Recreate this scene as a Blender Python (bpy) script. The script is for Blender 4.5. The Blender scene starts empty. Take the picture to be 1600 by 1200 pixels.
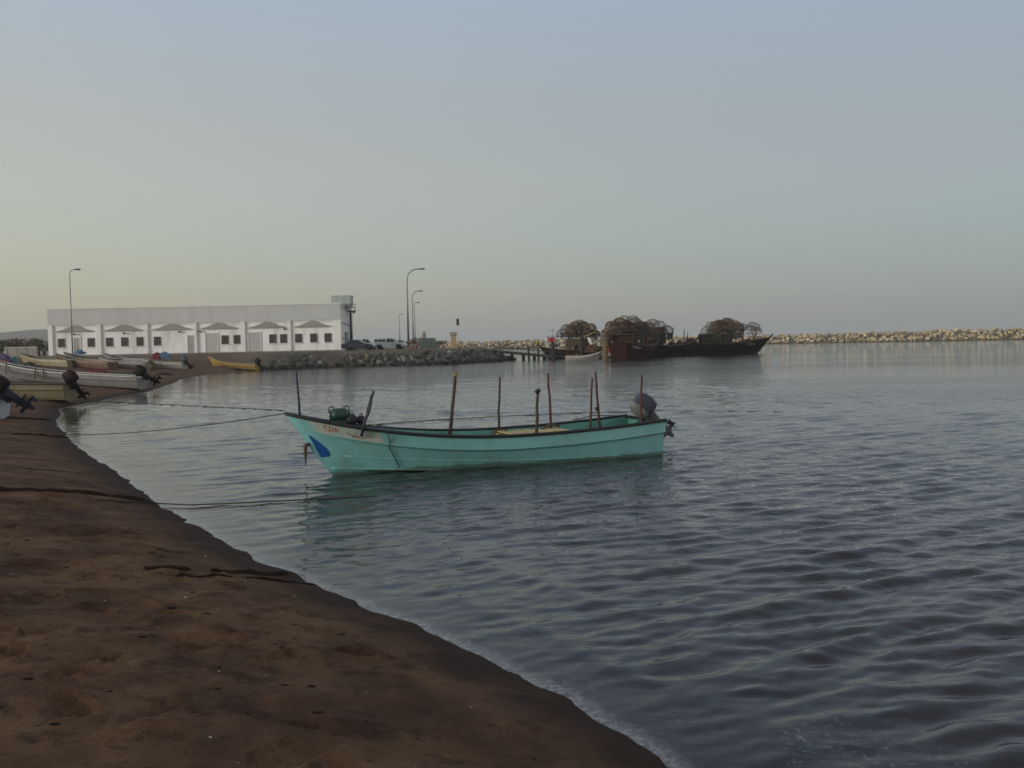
import bpy, bmesh, math, random
import numpy as np
from mathutils import Vector, Matrix, noise as mnoise

random.seed(11)
rng = np.random.default_rng(7)
R = math.radians
scene = bpy.context.scene
COL = scene.collection

# ------------------------------------------------------------------ camera
EYE = 2.6
PITCH, ROLL, FPX = R(2.44), R(1.17), 1500.0
cam_d = bpy.data.cameras.new('camera')
cam_d.sensor_width = 36.0
cam_d.lens = 36.0 * FPX / 1600.0
cam_d.clip_start = 0.1
cam_d.clip_end = 20000.0
cam = bpy.data.objects.new('camera', cam_d)
COL.objects.link(cam)
CAM_ROT = Matrix.Rotation(R(90) - PITCH, 4, 'X') @ Matrix.Rotation(-ROLL, 4, 'Z')
cam.matrix_world = Matrix.Translation((0, 0, EYE)) @ CAM_ROT
scene.camera = cam

# ------------------------------------------------------------------ sky, sun, exposure
SUN_EL, SUN_AZ = R(3.5), R(-118)          # low, to the left and a little behind the viewer (azimuth from +Y, clockwise)
world = bpy.data.worlds.new('World')
scene.world = world
world.use_nodes = True
wn, wl = world.node_tree.nodes, world.node_tree.links
wn.clear()
w_out = wn.new('ShaderNodeOutputWorld')
w_bg = wn.new('ShaderNodeBackground')
w_bg.inputs['Strength'].default_value = 0.15
sky = wn.new('ShaderNodeTexSky')
sky.sky_type = 'NISHITA'
sky.sun_disc = False
sky.sun_elevation = SUN_EL
sky.sun_rotation = -SUN_AZ
sky.altitude = 0
sky.air_density = 1.0
sky.dust_density = 1.0
sky.ozone_density = 2.0
# dusty air: the sky fades to an even grey haze towards the horizon, all the way round
tc = wn.new('ShaderNodeTexCoord')
sep = wn.new('ShaderNodeSeparateXYZ')
wl.new(tc.outputs['Generated'], sep.inputs[0])
def haze_ramp(cols):
    r = wn.new('ShaderNodeValToRGB'); r.color_ramp.interpolation = 'EASE'
    r.color_ramp.elements[0].position = 0.0; r.color_ramp.elements[0].color = (*cols[0], 1)
    r.color_ramp.elements[1].position = 0.42; r.color_ramp.elements[1].color = (*cols[2], 1)
    m_ = r.color_ramp.elements.new(0.18); m_.color = (*cols[1], 1)
    m_ = r.color_ramp.elements.new(0.95); m_.color = (*cols[3], 1)
    wl.new(sep.outputs['Z'], r.inputs['Fac'])
    return r.outputs['Color']
cool = haze_ramp(((0.86, 1.27, 1.74), (1.58, 1.72, 1.93), (1.74, 2.17, 2.74), (1.95, 1.95, 2.05)))       # away from the sun
warm = haze_ramp(((2.30, 1.83, 1.18), (2.62, 1.88, 1.05), (1.98, 2.04, 2.22), (2.05, 1.95, 1.98)))       # towards the sun
dotn = wn.new('ShaderNodeVectorMath'); dotn.operation = 'DOT_PRODUCT'
wl.new(tc.outputs['Generated'], dotn.inputs[0])
dotn.inputs[1].default_value = (math.sin(SUN_AZ), math.cos(SUN_AZ), 0)
glow = wn.new('ShaderNodeMapRange')
glow.inputs['From Min'].default_value = -1; glow.inputs['From Max'].default_value = 1
wl.new(dotn.outputs['Value'], glow.inputs['Value'])
hz = wn.new('ShaderNodeMix'); hz.data_type = 'RGBA'
wl.new(glow.outputs['Result'], hz.inputs['Factor']); wl.new(cool, hz.inputs['A']); wl.new(warm, hz.inputs['B'])
mixw = wn.new('ShaderNodeMix')
mixw.data_type = 'RGBA'
mixw.inputs['Factor'].default_value = 0.60
wl.new(sky.outputs['Color'], mixw.inputs['A'])
wl.new(hz.outputs['Result'], mixw.inputs['B'])
wl.new(mixw.outputs['Result'], w_bg.inputs['Color'])
wl.new(w_bg.outputs['Background'], w_out.inputs['Surface'])

sun_d = bpy.data.lights.new('sun', 'SUN')
sun_d.energy = 2.5
sun_d.angle = R(26)
sun_d.color = (1.0, 0.91, 0.79)
sun = bpy.data.objects.new('sun', sun_d)
COL.objects.link(sun)
sdir = Vector((math.sin(SUN_AZ) * math.cos(SUN_EL), math.cos(SUN_AZ) * math.cos(SUN_EL), math.sin(SUN_EL)))
sun.rotation_euler = sdir.to_track_quat('Z', 'Y').to_euler()
sun.location = (-60, -20, 40)

vs = scene.view_settings
vs.view_transform = 'Standard'
vs.look = 'None'
vs.exposure = 0.88
vs.gamma = 1.0
vs.use_curve_mapping = False
scene.cycles.use_denoising = True
scene.cycles.max_bounces = 6
scene.cycles.transparent_max_bounces = 12
scene.cycles.filter_width = 1.6

# ------------------------------------------------------------------ measuring helpers
def ray(px, py):
    d = CAM_ROT.to_3x3() @ Vector(((px - 800) / FPX, -(py - 600) / FPX, -1.0))
    return d
def P(px, py, z=0.0):
    """world point at height z seen at this place of the photograph"""
    d = ray(px, py)
    t = (z - EYE) / d.z
    return Vector((d.x * t, d.y * t, z))
def Q(px, py, Y):
    """world point at distance Y seen at this place of the photograph"""
    d = ray(px, py)
    t = Y / d.y
    return Vector((d.x * t, Y, EYE + d.z * t))

# ------------------------------------------------------------------ mesh helpers
class MB:
    def __init__(s):
        s.v = []; s.f = []
    def add(s, vs, fs):
        o = len(s.v)
        s.v.extend([tuple(p) for p in vs])
        s.f.extend([tuple(i + o for i in q) for q in fs])
        return s
    def box(s, c, d, rz=0.0, m=None, ch=0.0):
        x, y, z = d[0] / 2, d[1] / 2, d[2] / 2
        pts = [Vector((sx * x, sy * y, sz * z)) for sz in (-1, 1) for sy in (-1, 1) for sx in (-1, 1)]
        M = m if m is not None else Matrix.Rotation(rz, 3, 'Z')
        c = Vector(c)
        s.add([c + M @ p for p in pts], [(0, 2, 3, 1), (4, 5, 7, 6), (0, 1, 5, 4), (2, 6, 7, 3), (0, 4, 6, 2), (1, 3, 7, 5)])
        return s
    def beam(s, a, b, w, h):
        a, b = Vector(a), Vector(b)
        d = b - a
        L = d.length
        d.normalize()
        up = Vector((0, 0, 1)) if abs(d.z) < 0.95 else Vector((0, 1, 0))
        y = up.cross(d).normalized(); z = d.cross(y)
        M = Matrix((d, y, z)).transposed()
        return s.box((a + b) / 2, (L, w, h), m=M)
    def tube(s, pts, r, n=8, cap=True):
        pts = [Vector(p) for p in pts]
        k = len(pts)
        rs = r if isinstance(r, (list, tuple)) else [r] * k
        o = len(s.v)
        prev = None
        for i, p in enumerate(pts):
            t = (pts[min(i + 1, k - 1)] - pts[max(i - 1, 0)]).normalized()
            if prev is None:
                a = Vector((0, 0, 1)) if abs(t.z) < 0.9 else Vector((1, 0, 0))
                u = t.cross(a).normalized()
            else:
                u = (prev - t * prev.dot(t)).normalized()
            prev = u
            w = t.cross(u)
            for j in range(n):
                q = 2 * math.pi * j / n
                s.v.append(tuple(p + (u * math.cos(q) + w * math.sin(q)) * rs[i]))
        for i in range(k - 1):
            for j in range(n):
                a = o + i * n + j; b = o + i * n + (j + 1) % n
                s.f.append((a, b, b + n, a + n))
        if cap:
            s.f.append(tuple(o + j for j in reversed(range(n))))
            s.f.append(tuple(o + (k - 1) * n + j for j in range(n)))
        return s
    def loft(s, secs, closed=True, cap0=True, cap1=True):
        n = len(secs[0]); o = len(s.v)
        for q in secs:
            s.v.extend([tuple(p) for p in q])
        for i in range(len(secs) - 1):
            for j in range(n if closed else n - 1):
                a = o + i * n + j; b = o + i * n + (j + 1) % n
                s.f.append((a, b, b + n, a + n))
        if cap0: s.f.append(tuple(o + j for j in reversed(range(n))))
        if cap1: s.f.append(tuple(o + (len(secs) - 1) * n + j for j in range(n)))
        return s
    def lathe(s, prof, c=(0, 0, 0), n=16, m=None):
        c = Vector(c); secs = []
        for r, z in prof:
            ring = []
            for j in range(n):
                q = 2 * math.pi * j / n
                p = Vector((r * math.cos(q), r * math.sin(q), z))
                ring.append(c + (m @ p if m is not None else p))
            secs.append(ring)
        return s.loft(secs)
    def prism(s, poly, y0, y1):
        """polygon in x,z pushed along y"""
        n = len(poly)
        return s.add([(x, y0, z) for x, z in poly] + [(x, y1, z) for x, z in poly],
                     [tuple(range(n)), tuple(reversed(range(n, 2 * n)))] + [((i + 1) % n, i, n + i, n + (i + 1) % n) for i in range(n)])
    def mesh(s, name, m=None, smooth=False):
        me = bpy.data.meshes.new(name)
        me.from_pydata(s.v, [], s.f)
        if m: me.materials.append(m)
        bm = bmesh.new(); bm.from_mesh(me)
        bmesh.ops.recalc_face_normals(bm, faces=bm.faces)
        bm.to_mesh(me); bm.free()
        if smooth: me.polygons.foreach_set('use_smooth', [True] * len(me.polygons))
        me.update()
        return me
    def build(s, name, m, parent=None, smooth=False, loc=None, rot=None):
        return place(name, s.mesh(name, m, smooth), parent, loc, rot)

def place(name, me, parent=None, loc=None, rot=None):
    o = bpy.data.objects.new(name, me)
    COL.objects.link(o)
    if parent: o.parent = parent
    if loc is not None: o.location = loc
    if rot is not None: o.rotation_euler = rot
    return o
def sharp(o, ang=35):
    """smooth shading that keeps edges steeper than ang"""
    me = o.data
    bm = bmesh.new(); bm.from_mesh(me)
    for f in bm.faces: f.smooth = True
    for ed in bm.edges:
        if len(ed.link_faces) == 2 and ed.calc_face_angle(0) > R(ang): ed.smooth = False
    bm.to_mesh(me); bm.free()
    return o
def bevel(o, w=0.02, seg=2):
    bm = bmesh.new(); bm.from_mesh(o.data)
    eds = [ed for ed in bm.edges if len(ed.link_faces) == 2 and ed.calc_face_angle(0) > R(30)]
    bmesh.ops.bevel(bm, geom=eds, offset=w, segments=seg, affect='EDGES', clamp_overlap=True)
    bm.to_mesh(o.data); bm.free()
    return sharp(o, 40)
def tag(o, label=None, cat=None, group=None, kind=None):
    if label: o['label'] = label
    if cat: o['category'] = cat
    if group: o['group'] = group
    if kind: o['kind'] = kind
    return o
def thing(name, label, cat, loc=(0, 0, 0), rz=0.0, group=None, rot=None):
    o = bpy.data.objects.new(name, None)
    COL.objects.link(o)
    o.location = loc
    o.rotation_euler = rot if rot else (0, 0, rz)
    o.empty_display_size = 0.2
    return tag(o, label, cat, group)
def part(name, parent, loc=(0, 0, 0), rot=(0, 0, 0)):
    """an Empty that carries a part made of several sub-parts"""
    o = bpy.data.objects.new(name, None)
    COL.objects.link(o); o.parent = parent; o.location = loc; o.rotation_euler = rot
    o.empty_display_size = 0.1
    return o
def kids(o): return [c for c in COL.objects if c.parent == o]
def copy_tree(o, parent=None):
    c = o.copy(); COL.objects.link(c); c.parent = parent
    for ch in kids(o): copy_tree(ch, c)
    return c

# ------------------------------------------------------------------ numpy noise
def vnoise(x, y, seed=0):
    xi = np.floor(x).astype(np.int64); yi = np.floor(y).astype(np.int64)
    fx = x - xi; fy = y - yi
    fx = fx * fx * fx * (fx * (fx * 6 - 15) + 10); fy = fy * fy * fy * (fy * (fy * 6 - 15) + 10)
    def h(a, b):
        n = (a * 374761393 + b * 668265263 + seed * 1442695041) & 0xffffffff
        n = ((n ^ (n >> 13)) * 1274126177) & 0xffffffff
        n = n ^ (n >> 16)
        return (n & 0xffff) / 65535.0
    a = h(xi, yi); b = h(xi + 1, yi); c = h(xi, yi + 1); d = h(xi + 1, yi + 1)
    return (a + (b - a) * fx) * (1 - fy) + (c + (d - c) * fx) * fy
def fbm(x, y, oct=4, seed=0):
    s = 0; a = 0.5; t = 0
    for i in range(oct):
        s = s + a * vnoise(x * 2 ** i + i * 17.3, y * 2 ** i - i * 9.1, seed + i); t += a; a *= 0.5
    return s / t
def sstep(a, b, x):
    t = np.clip((x - a) / (b - a), 0, 1)
    return t * t * (3 - 2 * t)

# ------------------------------------------------------------------ materials
def mat(name, col, rough=0.6, metal=0.0, var=0.25, scale=6.0, bump=0.0, col2=None, bscale=None, coat=0.0, spec=0.5, dirt=None):
    m = bpy.data.materials.new(name)
    m.use_nodes = True
    nt = m.node_tree; n = nt.nodes; l = nt.links
    b = n['Principled BSDF']
    b.inputs['Roughness'].default_value = rough
    b.inputs['Metallic'].default_value = metal
    b.inputs['Specular IOR Level'].default_value = spec
    if coat: b.inputs['Coat Weight'].default_value = coat
    c2 = col2 if col2 else tuple(c * (1 - var) for c in col)
    t = n.new('ShaderNodeTexCoord')
    ns = n.new('ShaderNodeTexNoise')
    ns.inputs['Scale'].default_value = scale; ns.inputs['Detail'].default_value = 5; ns.inputs['Roughness'].default_value = 0.62
    l.new(t.outputs['Object'], ns.inputs['Vector'])
    mr = n.new('ShaderNodeMapRange')
    mr.inputs['From Min'].default_value = 0.35; mr.inputs['From Max'].default_value = 0.68
    l.new(ns.outputs['Fac'], mr.inputs['Value'])
    mx = n.new('ShaderNodeMix'); mx.data_type = 'RGBA'
    mx.inputs['A'].default_value = (*col, 1); mx.inputs['B'].default_value = (*c2, 1)
    l.new(mr.outputs['Result'], mx.inputs['Factor'])
    out = mx.outputs['Result']
    if dirt:                              # rain streaks and grime with a shape of their own
        dc, dsx, dsz, amt = dirt
        mp = n.new('ShaderNodeMapping'); mp.inputs['Scale'].default_value = (dsx, dsx, dsz)
        l.new(t.outputs['Object'], mp.inputs['Vector'])
        n2 = n.new('ShaderNodeTexNoise'); n2.inputs['Scale'].default_value = 1.0; n2.inputs['Detail'].default_value = 6
        l.new(mp.outputs['Vector'], n2.inputs['Vector'])
        m2 = n.new('ShaderNodeMapRange'); m2.inputs['From Min'].default_value = 0.5; m2.inputs['From Max'].default_value = 0.75
        m2.inputs['To Max'].default_value = amt
        l.new(n2.outputs['Fac'], m2.inputs['Value'])
        mx2 = n.new('ShaderNodeMix'); mx2.data_type = 'RGBA'
        mx2.inputs['B'].default_value = (*dc, 1)
        l.new(out, mx2.inputs['A']); l.new(m2.outputs['Result'], mx2.inputs['Factor'])
        out = mx2.outputs['Result']
    l.new(out, b.inputs['Base Color'])
    if bump:
        nb = n.new('ShaderNodeTexNoise'); nb.inputs['Scale'].default_value = bscale or scale * 4; nb.inputs['Detail'].default_value = 4
        l.new(t.outputs['Object'], nb.inputs['Vector'])
        bp = n.new('ShaderNodeBump'); bp.inputs['Strength'].default_value = bump; bp.inputs['Distance'].default_value = 0.02
        l.new(nb.outputs['Fac'], bp.inputs['Height']); l.new(bp.outputs['Normal'], b.inputs['Normal'])
    return m

M = {}
M['teal'] = mat('teal_gelcoat', (0.21, 0.50, 0.51), 0.45, var=0.14, scale=1.2, dirt=((0.15, 0.29, 0.23), 2.6, 0.8, 0.6))
M['teal_in'] = mat('teal_inside', (0.10, 0.32, 0.26), 0.5, var=0.3, scale=3, dirt=((0.08, 0.12, 0.08), 4, 4, 0.5))
M['hullpale'] = mat('faded_panel', (0.46, 0.42, 0.37), 0.5, var=0.25, scale=9, col2=(0.24, 0.42, 0.38))
M['rubber'] = mat('black_rubber', (0.012, 0.013, 0.018), 0.6, var=0.4, scale=8)
M['bluepaint'] = mat('blue_paint', (0.008, 0.085, 0.30), 0.5, var=0.3, scale=10)
M['redpaint'] = mat('red_lettering', (0.48, 0.06, 0.03), 0.5, var=0.2)
M['darkpaint'] = mat('dark_lettering', (0.22, 0.09, 0.05), 0.5, var=0.2)
M['polewood'] = mat('pole_wood', (0.06, 0.036, 0.026), 0.8, var=0.45, scale=14, bump=0.4)
M['poleblue'] = mat('pole_blue', (0.012, 0.014, 0.045), 0.6, var=0.4, scale=12)
M['polered'] = mat('pole_red', (0.085, 0.02, 0.02), 0.7, var=0.5, scale=12)
M['poletip'] = mat('pole_tip', (0.22, 0.20, 0.03), 0.6, var=0.4, scale=20)
M['palewood'] = mat('pale_timber', (0.50, 0.40, 0.20), 0.7, var=0.35, scale=5, bump=0.2)
M['greenmetal'] = mat('green_machine', (0.008, 0.055, 0.03), 0.45, var=0.4, scale=15)
M['darkmetal'] = mat('dark_metal', (0.018, 0.018, 0.02), 0.5, metal=0.2, var=0.4, scale=10)
M['motorgrey'] = mat('motor_grey', (0.15, 0.16, 0.155), 0.5, var=0.15, scale=4)
M['motorblue'] = mat('motor_blue', (0.05, 0.06, 0.085), 0.5, spec=0.3, var=0.2, scale=4)
M['motorlow'] = mat('motor_lower', (0.05, 0.07, 0.10), 0.4, var=0.3, scale=6)
M['motorblack'] = mat('motor_black', (0.006, 0.005, 0.007), 0.6, spec=0.2, var=0.3, scale=5)
M['motormaroon'] = mat('motor_maroon', (0.014, 0.004, 0.006), 0.6, spec=0.2, var=0.3, scale=5)
M['motorslate'] = mat('motor_slate', (0.022, 0.026, 0.042), 0.6, spec=0.2, var=0.3, scale=5)
M['ropedark'] = mat('dark_rope', (0.028, 0.022, 0.018), 0.9, var=0.4, scale=30)
M['ropetan'] = mat('tan_rope', (0.10, 0.07, 0.05), 0.9, var=0.4, scale=30)
M['ropegreen'] = mat('green_rope', (0.01, 0.05, 0.04), 0.9, var=0.4, scale=30)
M['whitehull'] = mat('white_gelcoat', (0.42, 0.41, 0.39), 0.4, var=0.15, scale=1.5, dirt=((0.20, 0.16, 0.10), 2.5, 0.8, 0.5))
M['greyhull'] = mat('grey_hull', (0.22, 0.22, 0.22), 0.45, var=0.2, scale=1.5, dirt=((0.14, 0.11, 0.08), 2.5, 0.8, 0.5))
M['creamhull'] = mat('cream_hull', (0.30, 0.265, 0.18), 0.55, var=0.2, scale=1.5, dirt=((0.14, 0.10, 0.05), 2.5, 0.8, 0.6))
M['khakihull'] = mat('khaki_hull', (0.17, 0.15, 0.085), 0.65, var=0.25, scale=1.5, dirt=((0.09, 0.065, 0.03), 2.5, 0.8, 0.6))
M['whiterail'] = mat('white_rail', (0.66, 0.65, 0.63), 0.5, var=0.15, scale=2)
M['yellowhull'] = mat('yellow_hull', (0.40, 0.28, 0.07), 0.55, var=0.2, scale=1.5, dirt=((0.16, 0.11, 0.04), 2.5, 0.8, 0.5))
M['brownhull'] = mat('brown_hull', (0.13, 0.075, 0.045), 0.6, var=0.3, scale=1.5, dirt=((0.05, 0.03, 0.02), 2.5, 0.8, 0.6))
M['palehull'] = mat('pale_blue_hull', (0.40, 0.42, 0.46), 0.45, var=0.15, scale=1.5)
M['boatin'] = mat('boat_inside', (0.14, 0.13, 0.10), 0.7, var=0.4, scale=4)
M['redtip'] = mat('red_bow_cap', (0.30, 0.02, 0.02), 0.5, var=0.3)
M['white'] = mat('white_wall', (0.74, 0.76, 0.75), 0.8, var=0.06, scale=0.4, dirt=((0.40, 0.38, 0.34), 0.7, 0.14, 0.6))
M['whitetrim'] = mat('white_trim', (0.70, 0.71, 0.69), 0.7, var=0.1, scale=0.6, dirt=((0.40, 0.37, 0.32), 0.6, 0.15, 0.35))
M['parapet'] = mat('grey_fascia', (0.47, 0.49, 0.48), 0.8, var=0.08, scale=0.4, dirt=((0.30, 0.29, 0.26), 0.8, 0.15, 0.32))
M['canopy'] = mat('brown_canopy', (0.29, 0.28, 0.26), 0.85, var=0.2, scale=2)
M['plinth'] = mat('grey_plinth', (0.20, 0.19, 0.17), 0.9, var=0.3, scale=2)
M['winframe'] = mat('window_frame', (0.10, 0.085, 0.08), 0.6, var=0.2)
M['glass'] = mat('window_glass', (0.12, 0.10, 0.09), 0.2, var=0.5, scale=0.9)
M['shutter'] = mat('grey_shutter', (0.42, 0.43, 0.41), 0.6, var=0.12, scale=2)
M['doorgrey'] = mat('grey_door', (0.33, 0.33, 0.31), 0.6, var=0.15, scale=2)
M['lampblack'] = mat('black_lamp', (0.015, 0.015, 0.02), 0.5)
M['tankgreen'] = mat('tank_panels', (0.33, 0.39, 0.36), 0.6, var=0.1, scale=1)
M['galv'] = mat('galvanised_steel', (0.24, 0.25, 0.25), 0.5, metal=0.4, var=0.2, scale=3)
M['galvdark'] = mat('dark_steel', (0.03, 0.035, 0.05), 0.5, var=0.3, scale=3)
M['carwhite'] = mat('white_car_paint', (0.66, 0.68, 0.70), 0.25, var=0.05, coat=0.6)
M['cardark'] = mat('dark_blue_car_paint', (0.012, 0.013, 0.03), 0.2, var=0.2, coat=0.8)
M['carglass'] = mat('car_glass', (0.012, 0.014, 0.018), 0.08, var=0.2)
M['tyre'] = mat('tyre', (0.012, 0.012, 0.012), 0.8)
M['rim'] = mat('rim', (0.35, 0.35, 0.36), 0.35, metal=0.6)
M['carlight'] = mat('car_light', (0.55, 0.52, 0.48), 0.15)
M['cartail'] = mat('car_tail_light', (0.25, 0.01, 0.01), 0.2)
M['tanpillar'] = mat('tan_pillar', (0.33, 0.24, 0.15), 0.8, var=0.2, scale=1.5, dirt=((0.16, 0.11, 0.07), 1, 0.4, 0.5))
M['containergrey'] = mat('grey_green_container', (0.14, 0.17, 0.155), 0.6, var=0.2, scale=1)
M['concrete'] = mat('concrete', (0.28, 0.26, 0.23), 0.9, var=0.25, scale=1.5, bump=0.2)
M['dhowred'] = mat('dhow_red_planking', (0.026, 0.005, 0.004), 0.85, spec=0.15, var=0.4, scale=0.8, dirt=((0.02, 0.012, 0.01), 1.2, 0.4, 0.6))
M['dhowdark'] = mat('dhow_dark_planking', (0.010, 0.004, 0.005), 0.85, spec=0.15, var=0.4, scale=0.8, dirt=((0.012, 0.009, 0.012), 1.2, 0.4, 0.6))
M['dhowbrown'] = mat('dhow_brown_planking', (0.032, 0.016, 0.009), 0.85, spec=0.15, var=0.4, scale=0.8, dirt=((0.03, 0.018, 0.012), 1.2, 0.4, 0.6))
M['dhowwood'] = mat('dhow_bare_wood', (0.085, 0.045, 0.02), 0.8, var=0.4, scale=1.2)
M['dhowroof'] = mat('dhow_roof', (0.04, 0.042, 0.038), 0.8, var=0.4, scale=1.2)
M['trapwire'] = mat('rusty_trap_wire', (0.15, 0.10, 0.064), 0.9, var=0.5, scale=1.5)
M['trapgrey'] = mat('grey_trap_wire', (0.24, 0.21, 0.18), 0.8, var=0.4, scale=1.5)
M['pile'] = mat('dark_pile', (0.028, 0.024, 0.022), 0.85, var=0.4, scale=3, bump=0.3)
M['pilebrown'] = mat('brown_pile', (0.14, 0.095, 0.045), 0.85, var=0.4, scale=3, bump=0.3)
M['netred'] = mat('red_net', (0.17, 0.035, 0.03), 0.9, var=0.5, scale=5, bump=0.6)
M['netbrown'] = mat('brown_net', (0.11, 0.085, 0.045), 0.9, var=0.5, scale=5, bump=0.6)
M['netgreen'] = mat('green_net', (0.05, 0.055, 0.03), 0.9, var=0.5, scale=5, bump=0.6)
M['tarpblue'] = mat('blue_tarp', (0.07, 0.16, 0.26), 0.6, var=0.35, scale=3)
M['tarppurple'] = mat('purple_tarp', (0.09, 0.07, 0.16), 0.6, var=0.35, scale=3)
M['orange'] = mat('orange_float', (0.36, 0.11, 0.05), 0.5, var=0.3, scale=3)
M['tealplastic'] = mat('teal_plastic', (0.03, 0.16, 0.14), 0.5, var=0.3, scale=3)
M['flagred'] = mat('red_cloth', (0.32, 0.02, 0.03), 0.8, var=0.3)
M['yellowgreen'] = mat('yellow_green_float', (0.24, 0.25, 0.03), 0.5, var=0.3)
M['leafolive'] = mat('olive_leaves', (0.085, 0.075, 0.02), 0.7, var=0.45, scale=1.2)
M['leafbrown'] = mat('dry_leaves', (0.13, 0.085, 0.04), 0.8, var=0.45, scale=1.2)
M['bark'] = mat('bark', (0.075, 0.05, 0.035), 0.9, var=0.4, scale=4, bump=0.4)
M['shade_and_clods'] = mat('strip_shade_and_clods', (0.026, 0.013, 0.009), 0.9, spec=0.1, var=0.5, scale=20, bump=0.8)  # dark brown puts scarp and rope shade into the strips; also colours clods
M['shell'] = mat('shell', (0.48, 0.45, 0.40), 0.5, var=0.2)
M['hill'] = mat('dry_hill', (0.15, 0.12, 0.095), 0.95, var=0.3, scale=0.01)

# ================================================================== THE SETTING
# ------------------------------------------------------------------ shoreline (world metres, measured on the water plane)
shore_px = [(1180, 1290), (1050, 1200), (905, 1110), (760, 1030), (620, 968), (500, 915), (380, 868), (300, 822), (245, 785), (205, 757), (165, 730),
            (128, 705), (105, 683), (86, 660), (92, 640), (135, 630), (190, 620), (235, 611), (268, 600), (285, 592), (330, 584), (400, 578.5),
            (440, 577), (530, 573), (650, 570.5), (740, 567), (789, 563.5)]
SH = [P(x, y, 0) for x, y in shore_px]
SH = [Vector((p.x, p.y)) for p in SH]
first = SH[0]
back = [Vector((first.x + 30, first.y - 46)), Vector((first.x + 12, first.y - 18)), Vector((first.x + 3, first.y - 4.6))]
tip = SH[-1]
beyond = [Vector((tip.x + 1.6, tip.y + 2.5)), Vector((tip.x + 1.0, tip.y + 7)), Vector((tip.x - 3, tip.y + 14)), Vector((tip.x - 8, tip.y + 45)),
          Vector((tip.x - 20, 260)), Vector((tip.x - 60, 420)), Vector((-160, 520)), Vector((-500, 900)), Vector((-2500, 2600)), Vector((-9000, 2600)),
          Vector((-9000, -4000)), Vector((300, -4000))]
LAND = [Vector((300, -420))] + back + SH + beyond
lx = np.array([p.x for p in LAND]); ly = np.array([p.y for p in LAND])

def land_dist(x, y):
    """signed distance to the shoreline, positive on land"""
    d = np.full(x.shape, 1e9); inside = np.zeros(x.shape, bool)
    n = len(lx)
    for i in range(n):
        ax, ay, bx, by = lx[i], ly[i], lx[(i + 1) % n], ly[(i + 1) % n]
        ex, ey = bx - ax, by - ay
        t = np.clip(((x - ax) * ex + (y - ay) * ey) / (ex * ex + ey * ey), 0, 1)
        d = np.minimum(d, np.hypot(x - ax - t * ex, y - ay - t * ey))
        if ay != by:
            c = ((ay > y) != (by > y)) & (x < (bx - ax) * (y - ay) / (by - ay) + ax)
            inside ^= c
    d = np.where(inside, d, -d)
    k = np.exp(-(d / 6.0) ** 2)
    return d + k * (0.45 * (fbm(x / 4.6, y / 4.6, 3, 91) - .5) + 0.16 * (fbm(x / .55, y / .55, 2, 92) - .5))

# straight back edge of the paved platform (the harbour apron behind the rocks)
PLAT_Z = 2.0
def ground_base(x, y):
    d = land_dist(x, y)
    beach = np.where(d > 0, 0.95 * (1 - np.exp(-np.maximum(d, 0) / (3.6 + 6.0 * sstep(40, 90, y)))) + 0.9 * sstep(8, 40, d), np.maximum(-2.6, 0.20 * d))
    # the apron: a stone-faced step up to a flat yard
    plat = np.where(d > 0, PLAT_Z * np.clip((d - 1.7) / 3.2, 0, 1), np.maximum(-2.6, 0.45 * d))
    w = sstep(-37, -30, x) * sstep(98, 114, y)
    z = beach * (1 - w) + plat * w
    w2 = sstep(122, 131, y) * (d > 0)
    z = z * (1 - w2) + np.minimum(PLAT_Z, np.maximum(z, PLAT_Z * sstep(2.6, 7.0, d))) * w2
    return z, d, np.maximum(w * (d > -2), w2)

# ------------------------------------------------------------------ footprints and scuffs in the near sand
prints = []
def walk(x, y, ang, n, step=0.62):
    for i in range(n):
        sx = 0.11 * (1 if i % 2 else -1)
        prints.append((x + math.cos(ang) * step * i - math.sin(ang) * sx + random.gauss(0, .04), y + math.sin(ang) * step * i + math.cos(ang) * sx + random.gauss(0, .04),
                       ang + random.gauss(0, .25), random.uniform(.11, .16), random.uniform(.05, .075), random.uniform(.04, .085)))
for k in range(16):
    walk(random.uniform(-7, -0.5), random.uniform(3.0, 7), R(random.uniform(95, 150)), random.randint(8, 20))
for k in range(5):
    walk(random.uniform(-9, -4), random.uniform(5.0, 12), R(random.uniform(-20, 30)), random.randint(5, 10))
for k in range(170):
    prints.append((random.uniform(-9, 1.5), random.uniform(3, 15), random.uniform(0, 6.28), random.uniform(.1, .32), random.uniform(.05, .16), random.uniform(.02, .06)))

def axis(a0, a1, step, lo, hi, g):
    core = list(np.arange(a0, a1 + 1e-6, step))
    out = core[:]; s = step; v = a1
    while v < hi:
        s *= g; v += s; out.append(min(v, hi))
    s = step; v = a0; pre = []
    while v > lo:
        s *= g; v -= s; pre.append(max(v, lo))
    return np.array(pre[::-1] + out)
gx = axis(-8.0, 1.6, 0.04, -9000, 9000, 1.055)
gy = axis(3.2, 15.5, 0.045, -3000, 9000, 1.05)
# a little more resolution across the far beach and the yard
gy = np.unique(np.concatenate([gy, np.arange(26, 160, 0.8)])); gx = np.unique(np.concatenate([gx, np.arange(-75, -9, 0.7)]))
GX, GY = np.meshgrid(gx, gy)
gz, gd, gpl = ground_base(GX, GY)
near = np.exp(-((GX + 3) ** 2 + (GY - 8) ** 2) / 700.0)
onsand = sstep(0.15, 1.6, gd) * (1 - gpl)
gz += onsand * (0.10 * (fbm(GX / 2.2, GY / 2.2, 4, 3) - .5) + 0.035 * (fbm(GX / .35, GY / .35, 3, 9) - .5) * near * 2)
gz += sstep(3, 14, gd) * (1 - gpl) * 0.35 * (fbm(GX / 9, GY / 9, 3, 5) - .5)
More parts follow.
